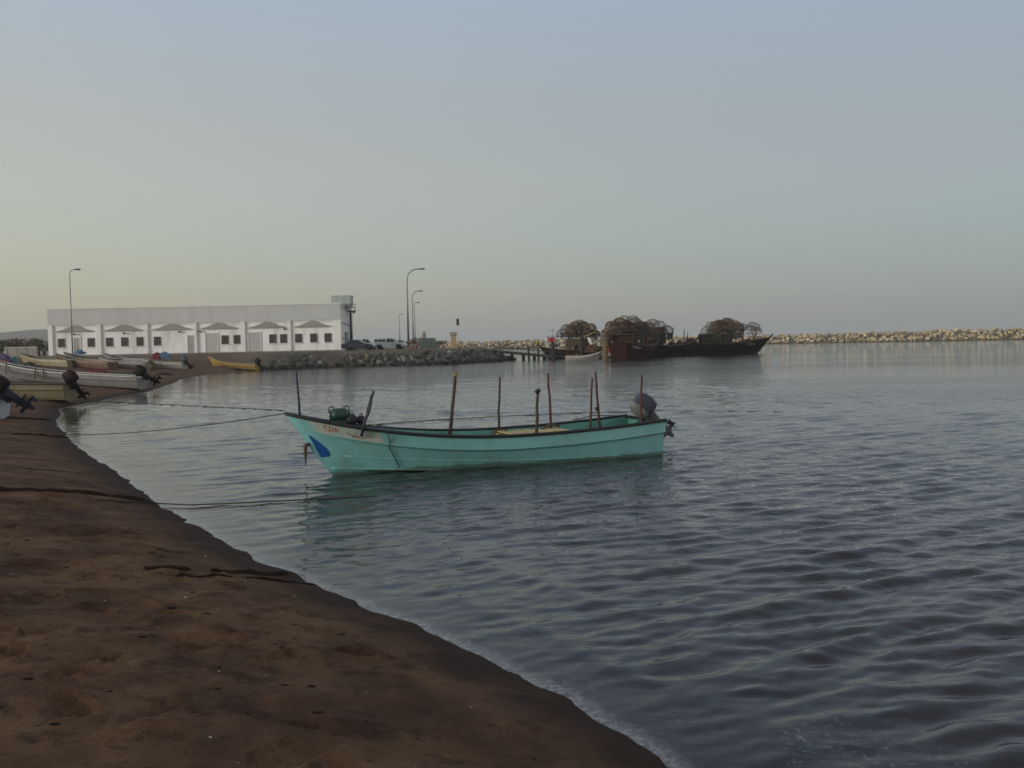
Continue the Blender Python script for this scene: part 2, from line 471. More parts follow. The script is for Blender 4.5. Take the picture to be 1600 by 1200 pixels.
# small scarps and drag marks that run along the ropes
def seg_bump(ax, ay, bx, by, w, h):
    ex, ey = bx - ax, by - ay
    L2 = ex * ex + ey * ey
    t = ((GX - ax) * ex + (GY - ay) * ey) / L2
    off = ((GX - ax) * -ey + (GY - ay) * ex) / math.sqrt(L2)
    off = off + 0.10 * (vnoise(GX * 2, GY * 2, 21) - .5)
    return h * np.exp(-(off / w) ** 2) * sstep(-.02, .05, t) * (1 - sstep(.93, 1.02, t))
for (fx, fy, an, la, wa, dp) in prints:
    ix = np.searchsorted(gx, [fx - .6, fx + .6]); iy = np.searchsorted(gy, [fy - .6, fy + .6])
    sl = (slice(iy[0], iy[1]), slice(ix[0], ix[1]))
    X = GX[sl] - fx; Y = GY[sl] - fy
    u = (X * math.cos(an) + Y * math.sin(an)) / la; v = (-X * math.sin(an) + Y * math.cos(an)) / wa
    r2 = u * u + v * v
    k = sstep(.5, 1.2, gd[sl])
    gz[sl] += k * (-dp * np.exp(-r2 ** 1.5) + 0.45 * dp * np.exp(-((np.sqrt(r2) - 1.5) / .35) ** 2))
ny, nx = GX.shape
co = np.stack([GX, GY, gz], -1).reshape(-1, 3)
def grid_mesh(name, co, ny, nx, wrap=False):
    i = np.arange(ny - 1)[:, None] * nx; j = np.arange(nx if wrap else nx - 1)[None, :]; j1 = (j + 1) % nx
    q = np.stack([(i + j), (i + j1), (i + nx + j1), (i + nx + j)], -1).reshape(-1, 4)
    me = bpy.data.meshes.new(name)
    me.vertices.add(len(co)); me.vertices.foreach_set('co', co.astype(np.float32).ravel())
    me.loops.add(q.size); me.loops.foreach_set('vertex_index', q.astype(np.int32).ravel())
    me.polygons.add(len(q)); me.polygons.foreach_set('loop_start', np.arange(0, q.size, 4, dtype=np.int32))
    me.polygons.foreach_set('use_smooth', np.ones(len(q), bool))
    me.update(calc_edges=True)
    return me
def vattr(me, name, arr):
    a = me.attributes.new(name, 'FLOAT', 'POINT'); a.data.foreach_set('value', arr.astype(np.float32).ravel())
gme = grid_mesh('ground', co, ny, nx)
vattr(gme, 'shore', gd.ravel()); vattr(gme, 'yard', gpl.ravel())

def node_mat(name):
    m = bpy.data.materials.new(name); m.use_nodes = True
    return m, m.node_tree.nodes, m.node_tree.links, m.node_tree.nodes['Principled BSDF']
def noise_node(n, l, vec, scale, detail=4, rough=.6):
    t = n.new('ShaderNodeTexNoise'); t.inputs['Scale'].default_value = scale; t.inputs['Detail'].default_value = detail; t.inputs['Roughness'].default_value = rough
    l.new(vec, t.inputs['Vector']); return t
def maprange(n, l, val, a, b, c=0, d=1):
    t = n.new('ShaderNodeMapRange'); t.inputs['From Min'].default_value = a; t.inputs['From Max'].default_value = b
    t.inputs['To Min'].default_value = c; t.inputs['To Max'].default_value = d; t.interpolation_type = 'SMOOTHSTEP'
    l.new(val, t.inputs['Value']); return t.outputs['Result']
def mixc(n, l, fac, a, b):
    t = n.new('ShaderNodeMix'); t.data_type = 'RGBA'
    for s, v in (('A', a), ('B', b)):
        if isinstance(v, tuple): t.inputs[s].default_value = (*v, 1)
        else: l.new(v, t.inputs[s])
    if isinstance(fac, float): t.inputs['Factor'].default_value = fac
    else: l.new(fac, t.inputs['Factor'])
    return t.outputs['Result']
def math_node(n, l, op, a, b):
    t = n.new('ShaderNodeMath'); t.operation = op
    for i, v in enumerate((a, b)):
        if isinstance(v, (int, float)): t.inputs[i].default_value = v
        else: l.new(v, t.inputs[i])
    return t.outputs[0]

sm, n, l, b = node_mat('sand')
tcn = n.new('ShaderNodeTexCoord'); obj = tcn.outputs['Object']
n1 = noise_node(n, l, obj, 1.1, 6); n2 = noise_node(n, l, obj, 9, 5); n3 = noise_node(n, l, obj, 160, 2)
n4 = noise_node(n, l, obj, 0.12, 4)
ash = n.new('ShaderNodeAttribute'); ash.attribute_name = 'shore'
ayd = n.new('ShaderNodeAttribute'); ayd.attribute_name = 'yard'
c = mixc(n, l, maprange(n, l, n1.outputs['Fac'], .35, .68), (0.160, 0.090, 0.048), (0.070, 0.036, 0.021))
c = mixc(n, l, maprange(n, l, n2.outputs['Fac'], .52, .72, 0, .55), c, (0.034, 0.015, 0.010))
c = mixc(n, l, maprange(n, l, n3.outputs['Fac'], .60, .75, 0, .45), c, (0.17, 0.12, 0.08))
n6 = noise_node(n, l, obj, 42, 4, .75)
c = mixc(n, l, maprange(n, l, n6.outputs['Fac'], .50, .68, 0, .55), c, (0.040, 0.019, 0.012))
c = mixc(n, l, maprange(n, l, n6.outputs['Fac'], .30, .42, .35, 0), c, (0.22, 0.14, 0.085))
n5 = noise_node(n, l, obj, 2.6, 6, .7)
c = mixc(n, l, maprange(n, l, n5.outputs['Fac'], .50, .66, 0, .75), c, (0.036, 0.016, 0.010))
far = maprange(n, l, n4.outputs['Fac'], .38, .62)
wetd = n.new('ShaderNodeMath'); wetd.operation = 'ADD'
l.new(ash.outputs['Fac'], wetd.inputs[0])
l.new(maprange(n, l, n1.outputs['Fac'], .3, .7, -.35, .35), wetd.inputs[1])
wet = maprange(n, l, wetd.outputs[0], 0.15, 0.9, 1, 0)
c = mixc(n, l, wet, c, (0.034, 0.020, 0.013))
yc = mixc(n, l, far, (0.16, 0.135, 0.105), (0.115, 0.092, 0.07))
c = mixc(n, l, ayd.outputs['Fac'], c, yc)
l.new(c, b.inputs['Base Color'])
l.new(maprange(n, l, wet, 0, 1, .95, .88), b.inputs['Roughness'])
b.inputs['Specular IOR Level'].default_value = 0.15
bp = n.new('ShaderNodeBump'); bp.inputs['Strength'].default_value = .55; bp.inputs['Distance'].default_value = .03
l.new(math_node(n, l, 'ADD', n2.outputs['Fac'], math_node(n, l, 'MULTIPLY', n6.outputs['Fac'], .7)), bp.inputs['Height'])
l.new(bp.outputs['Normal'], b.inputs['Normal'])
gme.materials.append(sm)
ground = place('ground', gme); tag(ground, kind='structure')

def ground_z(x, y):
    i = int(np.clip(np.searchsorted(gx, x) - 1, 0, nx - 2)); j = int(np.clip(np.searchsorted(gy, y) - 1, 0, ny - 2))
    u = (x - gx[i]) / (gx[i + 1] - gx[i]); v = (y - gy[j]) / (gy[j + 1] - gy[j])
    return float((gz[j, i] * (1 - u) + gz[j, i + 1] * u) * (1 - v) + (gz[j + 1, i] * (1 - u) + gz[j + 1, i + 1] * u) * v)
def on_ground(px, py):
    """where the line of sight first meets the ground"""
    d = ray(px, py); t = 3.0
    while t < 600:
        p = Vector((0, 0, EYE)) + d * t
        if ground_z(p.x, p.y) >= p.z: return p
        t += 0.05 + t * .002
    return p

# ------------------------------------------------------------------ water: wind ripples as real relief
rr = [2.2]
while rr[-1] < 420: rr.append(rr[-1] + 0.016 + 0.0042 * rr[-1])
while rr[-1] < 12000: rr.append(rr[-1] * 1.12)
rr = np.array(rr)
fine = np.arange(-34, 34.01, 0.115)
side = np.concatenate([np.linspace(34.6, 60, 36), np.linspace(66, 294, 39), np.linspace(300, 325.4, 36)])
ang = np.radians(np.concatenate([fine, side]))
RR, AA = np.meshgrid(rr, ang, indexing='ij')
WX = RR * np.sin(AA); WY = RR * np.cos(AA)
spacing = np.maximum(np.gradient(rr)[:, None] * np.ones_like(AA), RR * np.radians(np.where(np.abs((np.degrees(AA) + 180) % 360 - 180) < 34.5, .115, 3.0)))
wd = -land_dist(WX, WY)                       # distance out from the shore
amp = 0.10 + 0.90 * sstep(0.1, 5.5, wd) ** .6
gust = 0.62 + 0.75 * fbm(WX / 7.0, WY / 4.0, 3, 31)
WZ = np.zeros_like(WX); SX = np.zeros_like(WX)
wr = np.random.default_rng(5)
NA_, NB_ = 46, 56
NW = NA_ + NB_
lam = np.concatenate([np.exp(wr.uniform(np.log(.34), np.log(.95), NA_)), np.exp(wr.uniform(np.log(.15), np.log(.44), NB_))])
th = np.concatenate([R(27) + wr.normal(0, R(13), NA_), R(16) + wr.normal(0, R(20), NB_)])      # direction of the crests
ph = wr.uniform(0, 6.283, NW)
slope = wr.uniform(.5, 1.3, NW)
slope[:NA_] *= 0.165 / math.sqrt((slope[:NA_] ** 2).sum() / 2)
slope[NA_:] *= 0.215 / math.sqrt((slope[NA_:] ** 2).sum() / 2)
warps = [fbm(WX / sc, WY / sc, 2, 60 + i) - .5 for i, sc in enumerate((1.6, 3.0, 5.5, 9.0))]
for k in range(NW):
    kx, ky = math.sin(th[k]), -math.cos(th[k])
    kk = 2 * math.pi / lam[k]
    f = sstep(2.2, 4.5, lam[k] / spacing)
    if f.max() <= 0: continue
    s = kk * (kx * WX + ky * WY) + ph[k] + (1.6 * warps[(0 if lam[k] < .35 else 1 if lam[k] < .7 else 2 if lam[k] < 1.3 else 3)])
    s = np.sin(s - .6 * np.sin(s))            # each ripple leans towards the shore
    WZ += f * slope[k] / kk * s
WZ *= amp * gust
# slack little swash waves that break along the sand
sw = np.exp(-((wd - 0.55 - 0.5 * fbm(WX / 1.6, WY / 1.6, 2, 50)) / .16) ** 2) * 0.018 * vnoise(WX / 1.3, WY / 1.3, 71) + np.exp(-((wd - 1.5 - 0.9 * fbm(WX / 2.0, WY / 2.0, 2, 51)) / .22) ** 2) * 0.018 * vnoise(WX / 1.7, WY / 1.7, 72)
WZ += sw * (RR < 60)
wme = grid_mesh('water', np.stack([WX, WY, WZ], -1).reshape(-1, 3), *WX.shape, wrap=True)
vattr(wme, 'depth', np.clip(wd, 0, 20).ravel() * .2); vattr(wme, 'off', wd.ravel())
wm, n, l, b = node_mat('sea_water')
n.remove(b)
tcn = n.new('ShaderNodeTexCoord'); obj = tcn.outputs['Object']
mp = n.new('ShaderNodeMapping'); mp.inputs['Rotation'].default_value = (0, 0, R(-26)); mp.inputs['Scale'].default_value = (.45, 1.25, 1)
l.new(obj, mp.inputs['Vector'])
r1 = noise_node(n, l, mp.outputs['Vector'], 1.5, 5, .6); r2 = noise_node(n, l, mp.outputs['Vector'], 9.0, 3, .6); r3 = noise_node(n, l, mp.outputs['Vector'], .05, 3)
h = math_node(n, l, 'ADD', math_node(n, l, 'MULTIPLY', r1.outputs['Fac'], 1.0), math_node(n, l, 'MULTIPLY', r2.outputs['Fac'], .12))
aoff = n.new('ShaderNodeAttribute'); aoff.attribute_name = 'off'
calm = maprange(n, l, aoff.outputs['Fac'], 0.2, 9, .22, 1)
bp = n.new('ShaderNodeBump'); bp.inputs['Distance'].default_value = .13
l.new(math_node(n, l, 'MULTIPLY', calm, maprange(n, l, r3.outputs['Fac'],   .3, .7, .30, .70)), bp.inputs['Strength'])
l.new(h, bp.inputs['Height'])
fr = n.new('ShaderNodeFresnel'); fr.inputs['IOR'].default_value = 1.333; l.new(bp.outputs['Normal'], fr.inputs['Normal'])
gl = n.new('ShaderNodeBsdfGlossy'); gl.inputs['Roughness'].default_value = .035; gl.inputs['Color'].default_value = (1, 1, 1, 1); l.new(bp.outputs['Normal'], gl.inputs['Normal'])
deep = n.new('ShaderNodeBsdfDiffuse'); deep.inputs['Color'].default_value = (0.027, 0.024, 0.023, 1)
tr = n.new('ShaderNodeBsdfTransparent'); tr.inputs['Color'].default_value = (.86, .90, .88, 1)
ad = n.new('ShaderNodeAttribute'); ad.attribute_name = 'depth'
body = n.new('ShaderNodeMixShader'); l.new(maprange(n, l, ad.outputs['Fac'], 0.0, .55), body.inputs['Fac']); l.new(tr.outputs[0], body.inputs[1]); l.new(deep.outputs[0], body.inputs[2])
surf = n.new('ShaderNodeMixShader'); l.new(fr.outputs[0], surf.inputs['Fac']); l.new(body.outputs[0], surf.inputs[1]); l.new(gl.outputs[0], surf.inputs[2])
# thin lacy foam along the swash
fo = n.new('ShaderNodeBsdfDiffuse'); fo.inputs['Color'].default_value = (.55, .54, .52, 1)
f1 = noise_node(n, l, obj, 15.0, 8, .75); f2 = noise_node(n, l, obj, .55, 3)
band = math_node(n, l, 'MULTIPLY', maprange(n, l, aoff.outputs['Fac'], -.1, .25), maprange(n, l, aoff.outputs['Fac'], .5, 2.3, 1, 0))
edge = math_node(n, l, 'MULTIPLY', maprange(n, l, aoff.outputs['Fac'], -.15, .02), maprange(n, l, aoff.outputs['Fac'], .02, .22, 1, 0))
lace = math_node(n, l, 'MULTIPLY', math_node(n, l, 'MULTIPLY', band, maprange(n, l, f1.outputs['Fac'],     .52, .68, 0, .5)), maprange(n, l, f2.outputs['Fac'], .40, .62))
lace = math_node(n, l, 'ADD', lace, math_node(n, l, 'MULTIPLY', edge, maprange(n, l, f1.outputs['Fac'], .38, .6, .12, .5)))
fin = n.new('ShaderNodeMixShader'); l.new(lace, fin.inputs['Fac']); l.new(surf.outputs[0], fin.inputs[1]); l.new(fo.outputs[0], fin.inputs[2])
l.new(fin.outputs[0], n['Material Output'].inputs['Surface'])
wme.materials.append(wm)
water = place('water', wme); tag(water, kind='structure')

# ------------------------------------------------------------------ hills far inland on the left
hv = []; hf = []
NXH, NYH = 120, 14
for j in range(NYH):
    for i in range(NXH):
        x = -2600 + i * 20.0; y = 1150 + j * 60.0
        e1 = sstep(-2600, -2400, np.array(x)) * (1 - sstep(-700, -480, np.array(x))); e2 = abs(math.sin(math.pi * j / (NYH - 1))) ** .8
        z = 1.5 + float(e1) * e2 * (14 + 40 * float(fbm(np.array(x / 330.), np.array(y / 330.), 4, 77)))
        hv.append((x, y, z))
for j in range(NYH - 1):
    for i in range(NXH - 1):
        a = j * NXH + i; hf.append((a, a + 1, a + NXH + 1, a + NXH))
hm = MB(); hm.v = hv; hm.f = hf
tag(hm.build('hills', M['hill'], smooth=True), kind='structure')

# ------------------------------------------------------------------ rocks
def rock_points(seed, n=15, sq=(1, .85, .7)):
    r = np.random.default_rng(seed)
    p = r.normal(size=(n, 3)); p /= np.linalg.norm(p, axis=1)[:, None]
    return p * r.uniform(.82, 1.05, (n, 1)) * np.array(sq) * r.uniform(.85, 1.15, (1, 3))
def hull(pts):
    bm = bmesh.new()
    for p in pts: bm.verts.new(p)
    res = bmesh.ops.convex_hull(bm, input=bm.verts)
    bmesh.ops.delete(bm, geom=list({g for g in res['geom_interior'] + res['geom_unused'] if isinstance(g, bmesh.types.BMVert)}), context='VERTS')
    bm.verts.index_update()
    v = [tuple(q.co) for q in bm.verts]; f = [tuple(w.index for w in q.verts) for q in bm.faces]
    bm.free()
    return v, f
ROCKS = [hull(rock_points(100 + i)) for i in range(12)]
def rock_mat(name, cols, island):
    m, n, l, b = node_mat(name)
    b.inputs['Roughness'].default_value = .92; b.inputs['Specular IOR Level'].default_value = .25
    if island: rnd = n.new('ShaderNodeNewGeometry').outputs['Random Per Island']
    else: rnd = n.new('ShaderNodeObjectInfo').outputs['Random']
    cr = n.new('ShaderNodeValToRGB'); cr.color_ramp.interpolation = 'LINEAR'
    for i, c in enumerate(cols):
        p = i / (len(cols) - 1)
        el = cr.color_ramp.elements[0] if i == 0 else cr.color_ramp.elements[-1] if i == len(cols) - 1 else cr.color_ramp.elements.new(p)
        el.position = p; el.color = (*c, 1)
    l.new(rnd, cr.inputs['Fac'])
    t = n.new('ShaderNodeTexCoord'); g = n.new('ShaderNodeNewGeometry')
    ns = noise_node(n, l, g.outputs['Position'], 1.6, 5)
    hs = n.new('ShaderNodeHueSaturation'); l.new(cr.outputs['Color'], hs.inputs['Color']); l.new(maprange(n, l, ns.outputs['Fac'], .3, .7, .6, 1.3), hs.inputs['Value'])
    # tide mark: wet and weedy just above the water
    sp = n.new('ShaderNodeSeparateXYZ'); l.new(g.outputs['Position'], sp.inputs[0])
    c = mixc(n, l, maprange(n, l, sp.outputs['Z'], .15, .7, .85, 0), hs.outputs['Color'], (.018, .018, .014))
    l.new(c, b.inputs['Base Color'])
    return m
M['riprap'] = rock_mat('riprap_stone', [(.05, .052, .045), (.10, .11, .095), (.14, .13, .105), (.07, .078, .08), (.20, .20, .18), (.09, .09, .06)], False)
M['bwrock'] = rock_mat('breakwater_stone', [(.25, .19, .11), (.46, .37, .22), (.35, .27, .16), (.56, .48, .33), (.29, .24, .16)], True)
M['bwcore'] = mat('breakwater_core', (.09, .075, .05), .95)

rock_me = []
for v, f in ROCKS:
    q = MB(); q.v = v; q.f = f
    rock_me.append(q.mesh('rock', M['riprap']))
# stone facing of the harbour apron
edge_line = [Vector((p.x, p.y)) for p in [P(x, y, 0) for x, y in ((404, 578), (440, 577), (485, 575), (530, 573), (590, 571.8), (650, 570.5), (700, 569), (740, 567), (789, 563.5))]] + beyond[:3]
rev = thing('rock_revetment', 'bank of dark boulders facing the harbour yard below the parked cars', 'rock bank', (edge_line[0].x, edge_line[0].y, 0))
def along(line, s):
    for a, b2 in zip(line, line[1:]):
        L = (b2 - a).length
        if s <= L:
            t = (b2 - a) / L
            return a + t * s, Vector((-t.y, t.x))
        s -= L
    return line[-1], Vector((-t.y, t.x))
tot = sum((b2 - a).length for a, b2 in zip(edge_line, edge_line[1:]))
cnt = 0
rk = random.Random(4)
for row in range(5):
    s = rk.uniform(0, .5)
    while s < tot:
        p, nrm = along(edge_line, s)
        size = rk.uniform(.42, .80) * (1.12 if row < 2 else .9) * (.75 if s < 9 else 1)
        u = row * .95 + rk.uniform(-.25, .25)
        hgt = PLAT_Z * min(1, max(0, (u - .1) / 3.6)) * (0.55 + .45 * min(1, s / 9))
        o = place('rock', rk.choice(rock_me), rev, (p.x + nrm.x * u - edge_line[0].x, p.y + nrm.y * u - edge_line[0].y, hgt * .80 - .24 + rk.uniform(-.10, .12)),
                  (rk.uniform(0, 6), rk.uniform(0, 6), rk.uniform(0, 6)))
        o.scale = (size * rk.uniform(.85, 1.3), size, size * rk.uniform(.75, 1.05))
        cnt += 1
        s += size * rk.uniform(1.6, 2.15)
print('revetment rocks', cnt)

# breakwater: a long mound of pale stone across the harbour mouth
bw_line = [Vector(p) for p in ((420, 295), (300, 335), (200, 375), (113, 424), (40, 440), (-30, 440), (-90, 452), (-170, 500))]
bw_h = [4.7, 4.7, 4.5, 4.0, 3.9, 3.8, 3.8, 3.6]
bw = thing('breakwater', 'long low breakwater of pale tan stones across the harbour mouth', 'breakwater', (113, 424, 0))
core = MB(); secs = []
for i, (p, hh) in enumerate(zip(bw_line, bw_h)):
    a = bw_line[max(i - 1, 0)]; c = bw_line[min(i + 1, len(bw_line) - 1)]
    t = (c - a).normalized(); nn = Vector((-t.y, t.x))
    secs.append([(p.x + nn.x * w - 113, p.y + nn.y * w - 424, z) for w, z in ((-9, -2), (-2.6, hh - .9), (2.6, hh - .9), (9, -2))])
core.loft(secs); core.build('core', M['bwcore'], bw)
BV = []; BF = []; off = 0
br = np.random.default_rng(9)
for i in range(len(bw_line) - 1):
    a, c = bw_line[i], bw_line[i + 1]; t = (c - a); L = t.length; t = t / L; nn = Vector((-t.y, t.x))
    for k in range(int(L * 8.2)):
        s = br.uniform(0, 1); hh = bw_h[i] * (1 - s) + bw_h[i + 1] * s
        # cross-section from the waterline on the harbour side over the crest
        u = br.uniform(0, 1)
        side = 1 if nn.dot(a) < 0 else -1
        if u < .72: w = 8.2 - 5.6 * (u / .72); z = -.5 + (hh - .3) * (u / .72)
        else: w = 2.6 - 5.2 * (u - .72) / .28; z = hh - .55 + br.uniform(-.15, .3)
        v, f = ROCKS[br.integers(12)]
        sz = .38 + 1.05 * br.random() ** 2.2
        A = np.array(Matrix.Rotation(br.uniform(0, 6.28), 3, 'Z') @ Matrix.Rotation(br.uniform(0, 6.28), 3, 'X'))
        pv = (np.array(v) * sz * np.array([1, br.uniform(.8, 1.1), br.uniform(.7, 1)])) @ A.T
        pv += np.array([a.x + t.x * s * L + nn.x * w * side - 113, a.y + t.y * s * L + nn.y * w * side - 424, z])
        BV.append(pv); BF.extend([tuple(x + off for x in q) for q in f]); off += len(v)
me = bpy.data.meshes.new('rocks'); me.from_pydata(np.concatenate(BV).tolist(), [], BF); me.materials.append(M['bwrock']); me.update()
tag(place('rocks', me, bw), kind='stuff')

# ================================================================== THE WAREHOUSE
FY = 137.0
GZ = PLAT_Z
def FX(px, py=527): return Q(px, py, FY).x
bx0, bx1 = FX(75), FX(533)
TOP = 8.7; RTOP = 6.45; DEPTH = 9.5; REC = 0.24
bld = thing('harbour_building', 'long flat roofed white building with six recessed bays behind the beach', 'building', (bx0, FY, GZ))
def L3(x, y, z): return (x - bx0, y - FY, z - GZ)
def lb(mb, xa, xb, ya, yb, za, zb):
    mb.box(L3((xa + xb) / 2, (ya + yb) / 2, (za + zb) / 2), (xb - xa, yb - ya, zb - za)); return mb
bays = [(82, 151), (157.5, 228), (231.5, 304.5), (307.5, 376), (383, 451), (454.5, 522)]
baysw = [(FX(a), FX(b2)) for a, b2 in bays]
# body behind the recesses, flat roof
lb(MB(), bx0 + .01, bx1 - .01, FY + REC, FY + DEPTH, GZ, TOP - .45).build('wall', M['white'], bld)
mb = MB()
lb(mb, bx0, bx1, FY, FY + REC - .003, RTOP, TOP)
lb(mb, bx0, bx0 + .3, FY + REC, FY + DEPTH + .05, TOP - .9, TOP); lb(mb, bx1 - .3, bx1, FY + REC, FY + DEPTH + .05, TOP - .9, TOP); lb(mb, bx0 + .3, bx1 - .3, FY + DEPTH - .25, FY + DEPTH + .05, TOP - .9, TOP)
mb.build('parapet', M['parapet'], bld)
lb(MB(), bx0 - .08, bx1 + .08, FY - .08, FY + .32, TOP + .003, TOP + .13).build('coping', M['whitetrim'], bld)
edges = [bx0] + [v for ab in baysw for v in ab] + [bx1]
for i in range(0, len(edges), 2):
    lb(MB(), edges[i], edges[i + 1], FY, FY + REC - .003, GZ, RTOP - .003).build('pilaster', M['whitetrim'], bld)
lb(MB(), bx0 - .15, bx1 + .15, FY - .22, FY - .01, GZ - .25, GZ + .16).build('plinth', M['plinth'], bld)
for a, b2 in baysw:
    # thin lintel line over the recess, and a shallow hipped canopy
    lb(MB(), a + .01, b2 - .01, FY + .12, FY + REC - .01, RTOP - .2, RTOP - .005).build('lintel', M['whitetrim'], bld)
    cx = (a + b2) / 2; w = (b2 - a) * .42
    q = MB()
    q.prism([(x * w + cx - bx0, z - GZ) for x, z in ((-1, 5.48), (1, 5.48), (1, 5.56), (.62, 5.80), (.34, 6.08), (.12, 6.33), (0, 6.38), (-.12, 6.33), (-.34, 6.08), (-.62, 5.80), (-1, 5.56))], -.03, REC - .01)
    q.build('canopy', M['canopy'], bld)
def window(px, lit=None):
    x = FX(px); z0, z1, hw = 3.28, 4.55, .5
    w = part('window', bld, L3(x, FY + REC, (z0 + z1) / 2))
    hh = (z1 - z0) / 2
    fr = MB()
    fr.box((0, -.03, hh - .035), (2 * hw, .10, .07)); fr.box((0, -.03, -hh + .035), (2 * hw, .10, .07))
    for s in (-1, 1): fr.box((s * (hw - .035), -.03, 0), (.07, .10, 2 * hh - .142))
    fr.box((0, -.03, 0), (.06, .08, 2 * hh - .142))
    fr.build('frame', M['winframe'], w)
    for s in (-1, 1): MB().box((s * hw * .48, -.012, 0), (hw * .86, .02, 2 * hh - .15)).build('pane', M['glass'], w)
    br_ = MB()
    for k in range(1, 6): br_.box((-hw + 2 * hw * k / 6, -.105, 0), (.022, .022, 2 * hh))
    for k in (-.5, 0, .5): br_.box((0, -.125, k * hh), (2 * hw, .018, .022))
    br_.build('grille', M['winframe'], w)
    MB().box((0, -.08, -hh - .05), (2 * hw + .2, .2, .09)).build('sill', M['whitetrim'], w)
for px in (94.5, 141, 169.8, 193.6, 217.6, 244.8, 350.7, 369.9, 425.6, 442.5, 466, 489.5, 512): window(px)
def doorway(px, wpx, name, m):
    x = FX(px); hw = wpx / 2 * FY / FPX
    d = part(name, bld, L3(x, FY + REC, GZ))
    H = 2.55
    if name == 'roller_shutter':
        H = 2.75
        cu = MB()
        for k in range(14): cu.box((0, -.02 - .012 * (k % 2), .12 + H * (k + .5) / 14), (2 * hw - .1, .05, H / 14 - .012))
        cu.build('curtain', m, d)
    else:
        for s in (-1, 1): MB().box((s * hw * .5, -.02, H / 2 + .06), (hw * .96, .05, H - .1)).build('leaf', m, d)
        MB().box((hw * .1, -.07, 1.1), (.03, .06, .25)).build('handle', M['lampblack'], d)
    fr = MB()
    for s in (-1, 1): fr.box((s * (hw + .05), -.04, H / 2 + .05), (.1, .12, H + .1))
    fr.box((0, -.04, H + .16), (2 * hw + .2, .12, .1)); fr.build('frame', M['whitetrim'], d)
doorway(297.5, 10, 'door', M['doorgrey']); doorway(119, 9.5, 'door', M['doorgrey'])
doorway(330, 19, 'roller_shutter', M['shutter']); doorway(397, 18.5, 'roller_shutter', M['shutter'])
for px, z in ((116.5, 5.0), (194, 5.0), (281, 5.05), (313, 5.05), (445.5, 5.15)):
    q = part('wall_light', bld, L3(FX(px), FY + REC, z))
    MB().lathe([(.02, -.02), (.16, 0), (.18, .12), (.06, .26)], (0, -.28, 0), 8).build('lamp_head', M['lampblack'], q)
    MB().beam((0, 0, .2), (0, -.28, .2), .05, .05).build('bracket', M['lampblack'], q)
# end wall: a door and two pipes
q = part('end_door', bld, L3(bx1, FY + 4.2, GZ))
MB().box((.03, 0, 1.3), (.08, 2.0, 2.5)).build('leaf', M['doorgrey'], q)
fr = MB()
for s in (-1, 1): fr.box((.03, s * 1.06, 1.35), (.14, .12, 2.7))
fr.box((.03, 0, 2.66), (.14, 2.0, .12)); fr.build('frame', M['winframe'], q)
for z in (6.1, 3.9): MB().tube([L3(bx1 + .06, FY + .4, z), L3(bx1 + .06, FY + DEPTH - .3, z - .5)], .045, 6).build('pipe', M['galv'], bld)
# panel water tank on the roof
tc0 = Q(519, 470, FY + 4.0); tc1 = Q(552, 470, FY + 4.0)
tank = thing('roof_water_tank', 'square pale green panelled water tank on the white building\'s roof end', 'water tank', ((tc0.x + tc1.x) / 2 - .2, FY + 4.8, TOP - .45))
tw = 2.9
MB().box((0, 0, .28), (tw - .2, 2.2, .55)).build('stand', M['galv'], tank)
q = MB(); q.box((0, 0, 1.14), (tw - .06, 2.34, 1.16)); q.build('body', M['tankgreen'], tank)
for i in range(3):
    for j in range(2):
        x = -tw / 2 + tw * (i + .5) / 3
        bevel(MB().box((x, -1.19, .57 + .58 * (j + .5)), (tw / 3 - .04, .05, .54)).build('panel', M['tankgreen'], tank), .02, 1)
MB().box((0, 0, 1.76), (tw + .05, 2.5, .08)).build('lid', M['tankgreen'], tank)

# ================================================================== BOATS
class Skiff:
    """lines of an open fibreglass skiff: x from transom (0) to stem, y to port, z above the waterline"""
    def __init__(s, L=7.75, B=1.8, rake=.9, z_st=.80, z_mid=.66, z_bow=1.29, draft=.2):
        s.L, s.B, s.rake, s.zs, s.zm, s.zb, s.dr = L, B, rake, z_st, z_mid, z_bow, draft
    def sheer(s, t):
        return s.zm + (s.zs - s.zm) * ((.42 - t) / .42) ** 2 if t < .42 else s.zm + (s.zb - s.zm) * ((t - .42) / .58) ** 2.1
    def stem(s, z): return s.L + (s.rake * (z / s.zb) ** .92 if z > 0 else z * .9)
    def level(s, k, t):
        g = lambda p, q: max(0.0, 1 - t ** p) ** q * (1 - .10 * (1 - t) ** 2)
        h = s.B / 2; sh = s.sheer(t)
        if k == 0: return 0.0, -s.dr + .12 * t ** 4, s.dr
        if k == 1: z, b = -.07 + .24 * t ** 3, h * .80 * g(2.3, 1.0)
        elif k == 2: z, b = .07 + .40 * t ** 2.6, h * .88 * g(2.7, .95)
        elif k == 3: z, b = sh - .31 - .03 * t, h * .93 * g(3.4, .85)
        elif k == 4: z, b = sh - .265 - .03 * t, h * .95 * g(3.4, .85) + .065 * (1 - t ** 8)
        else: z, b = sh, h * 1.04 * g(3.8, .74)
        return b + .012, z, 0
    def pt(s, t, v, side=1, out=0.0):
        k = min(4, int(v)); f = v - k
        def one(k):
            b, z, _ = s.level(k, t); bz, zz, _ = s.level(k, 1.0)
            return Vector((t * s.stem(zz), b, z))
        p = one(k).lerp(one(k + 1), f)
        return Vector((p.x, (p.y + out) * side, p.z))

def ts(n): return [1 - (1 - i / n) ** 1.35 for i in range(n + 1)]

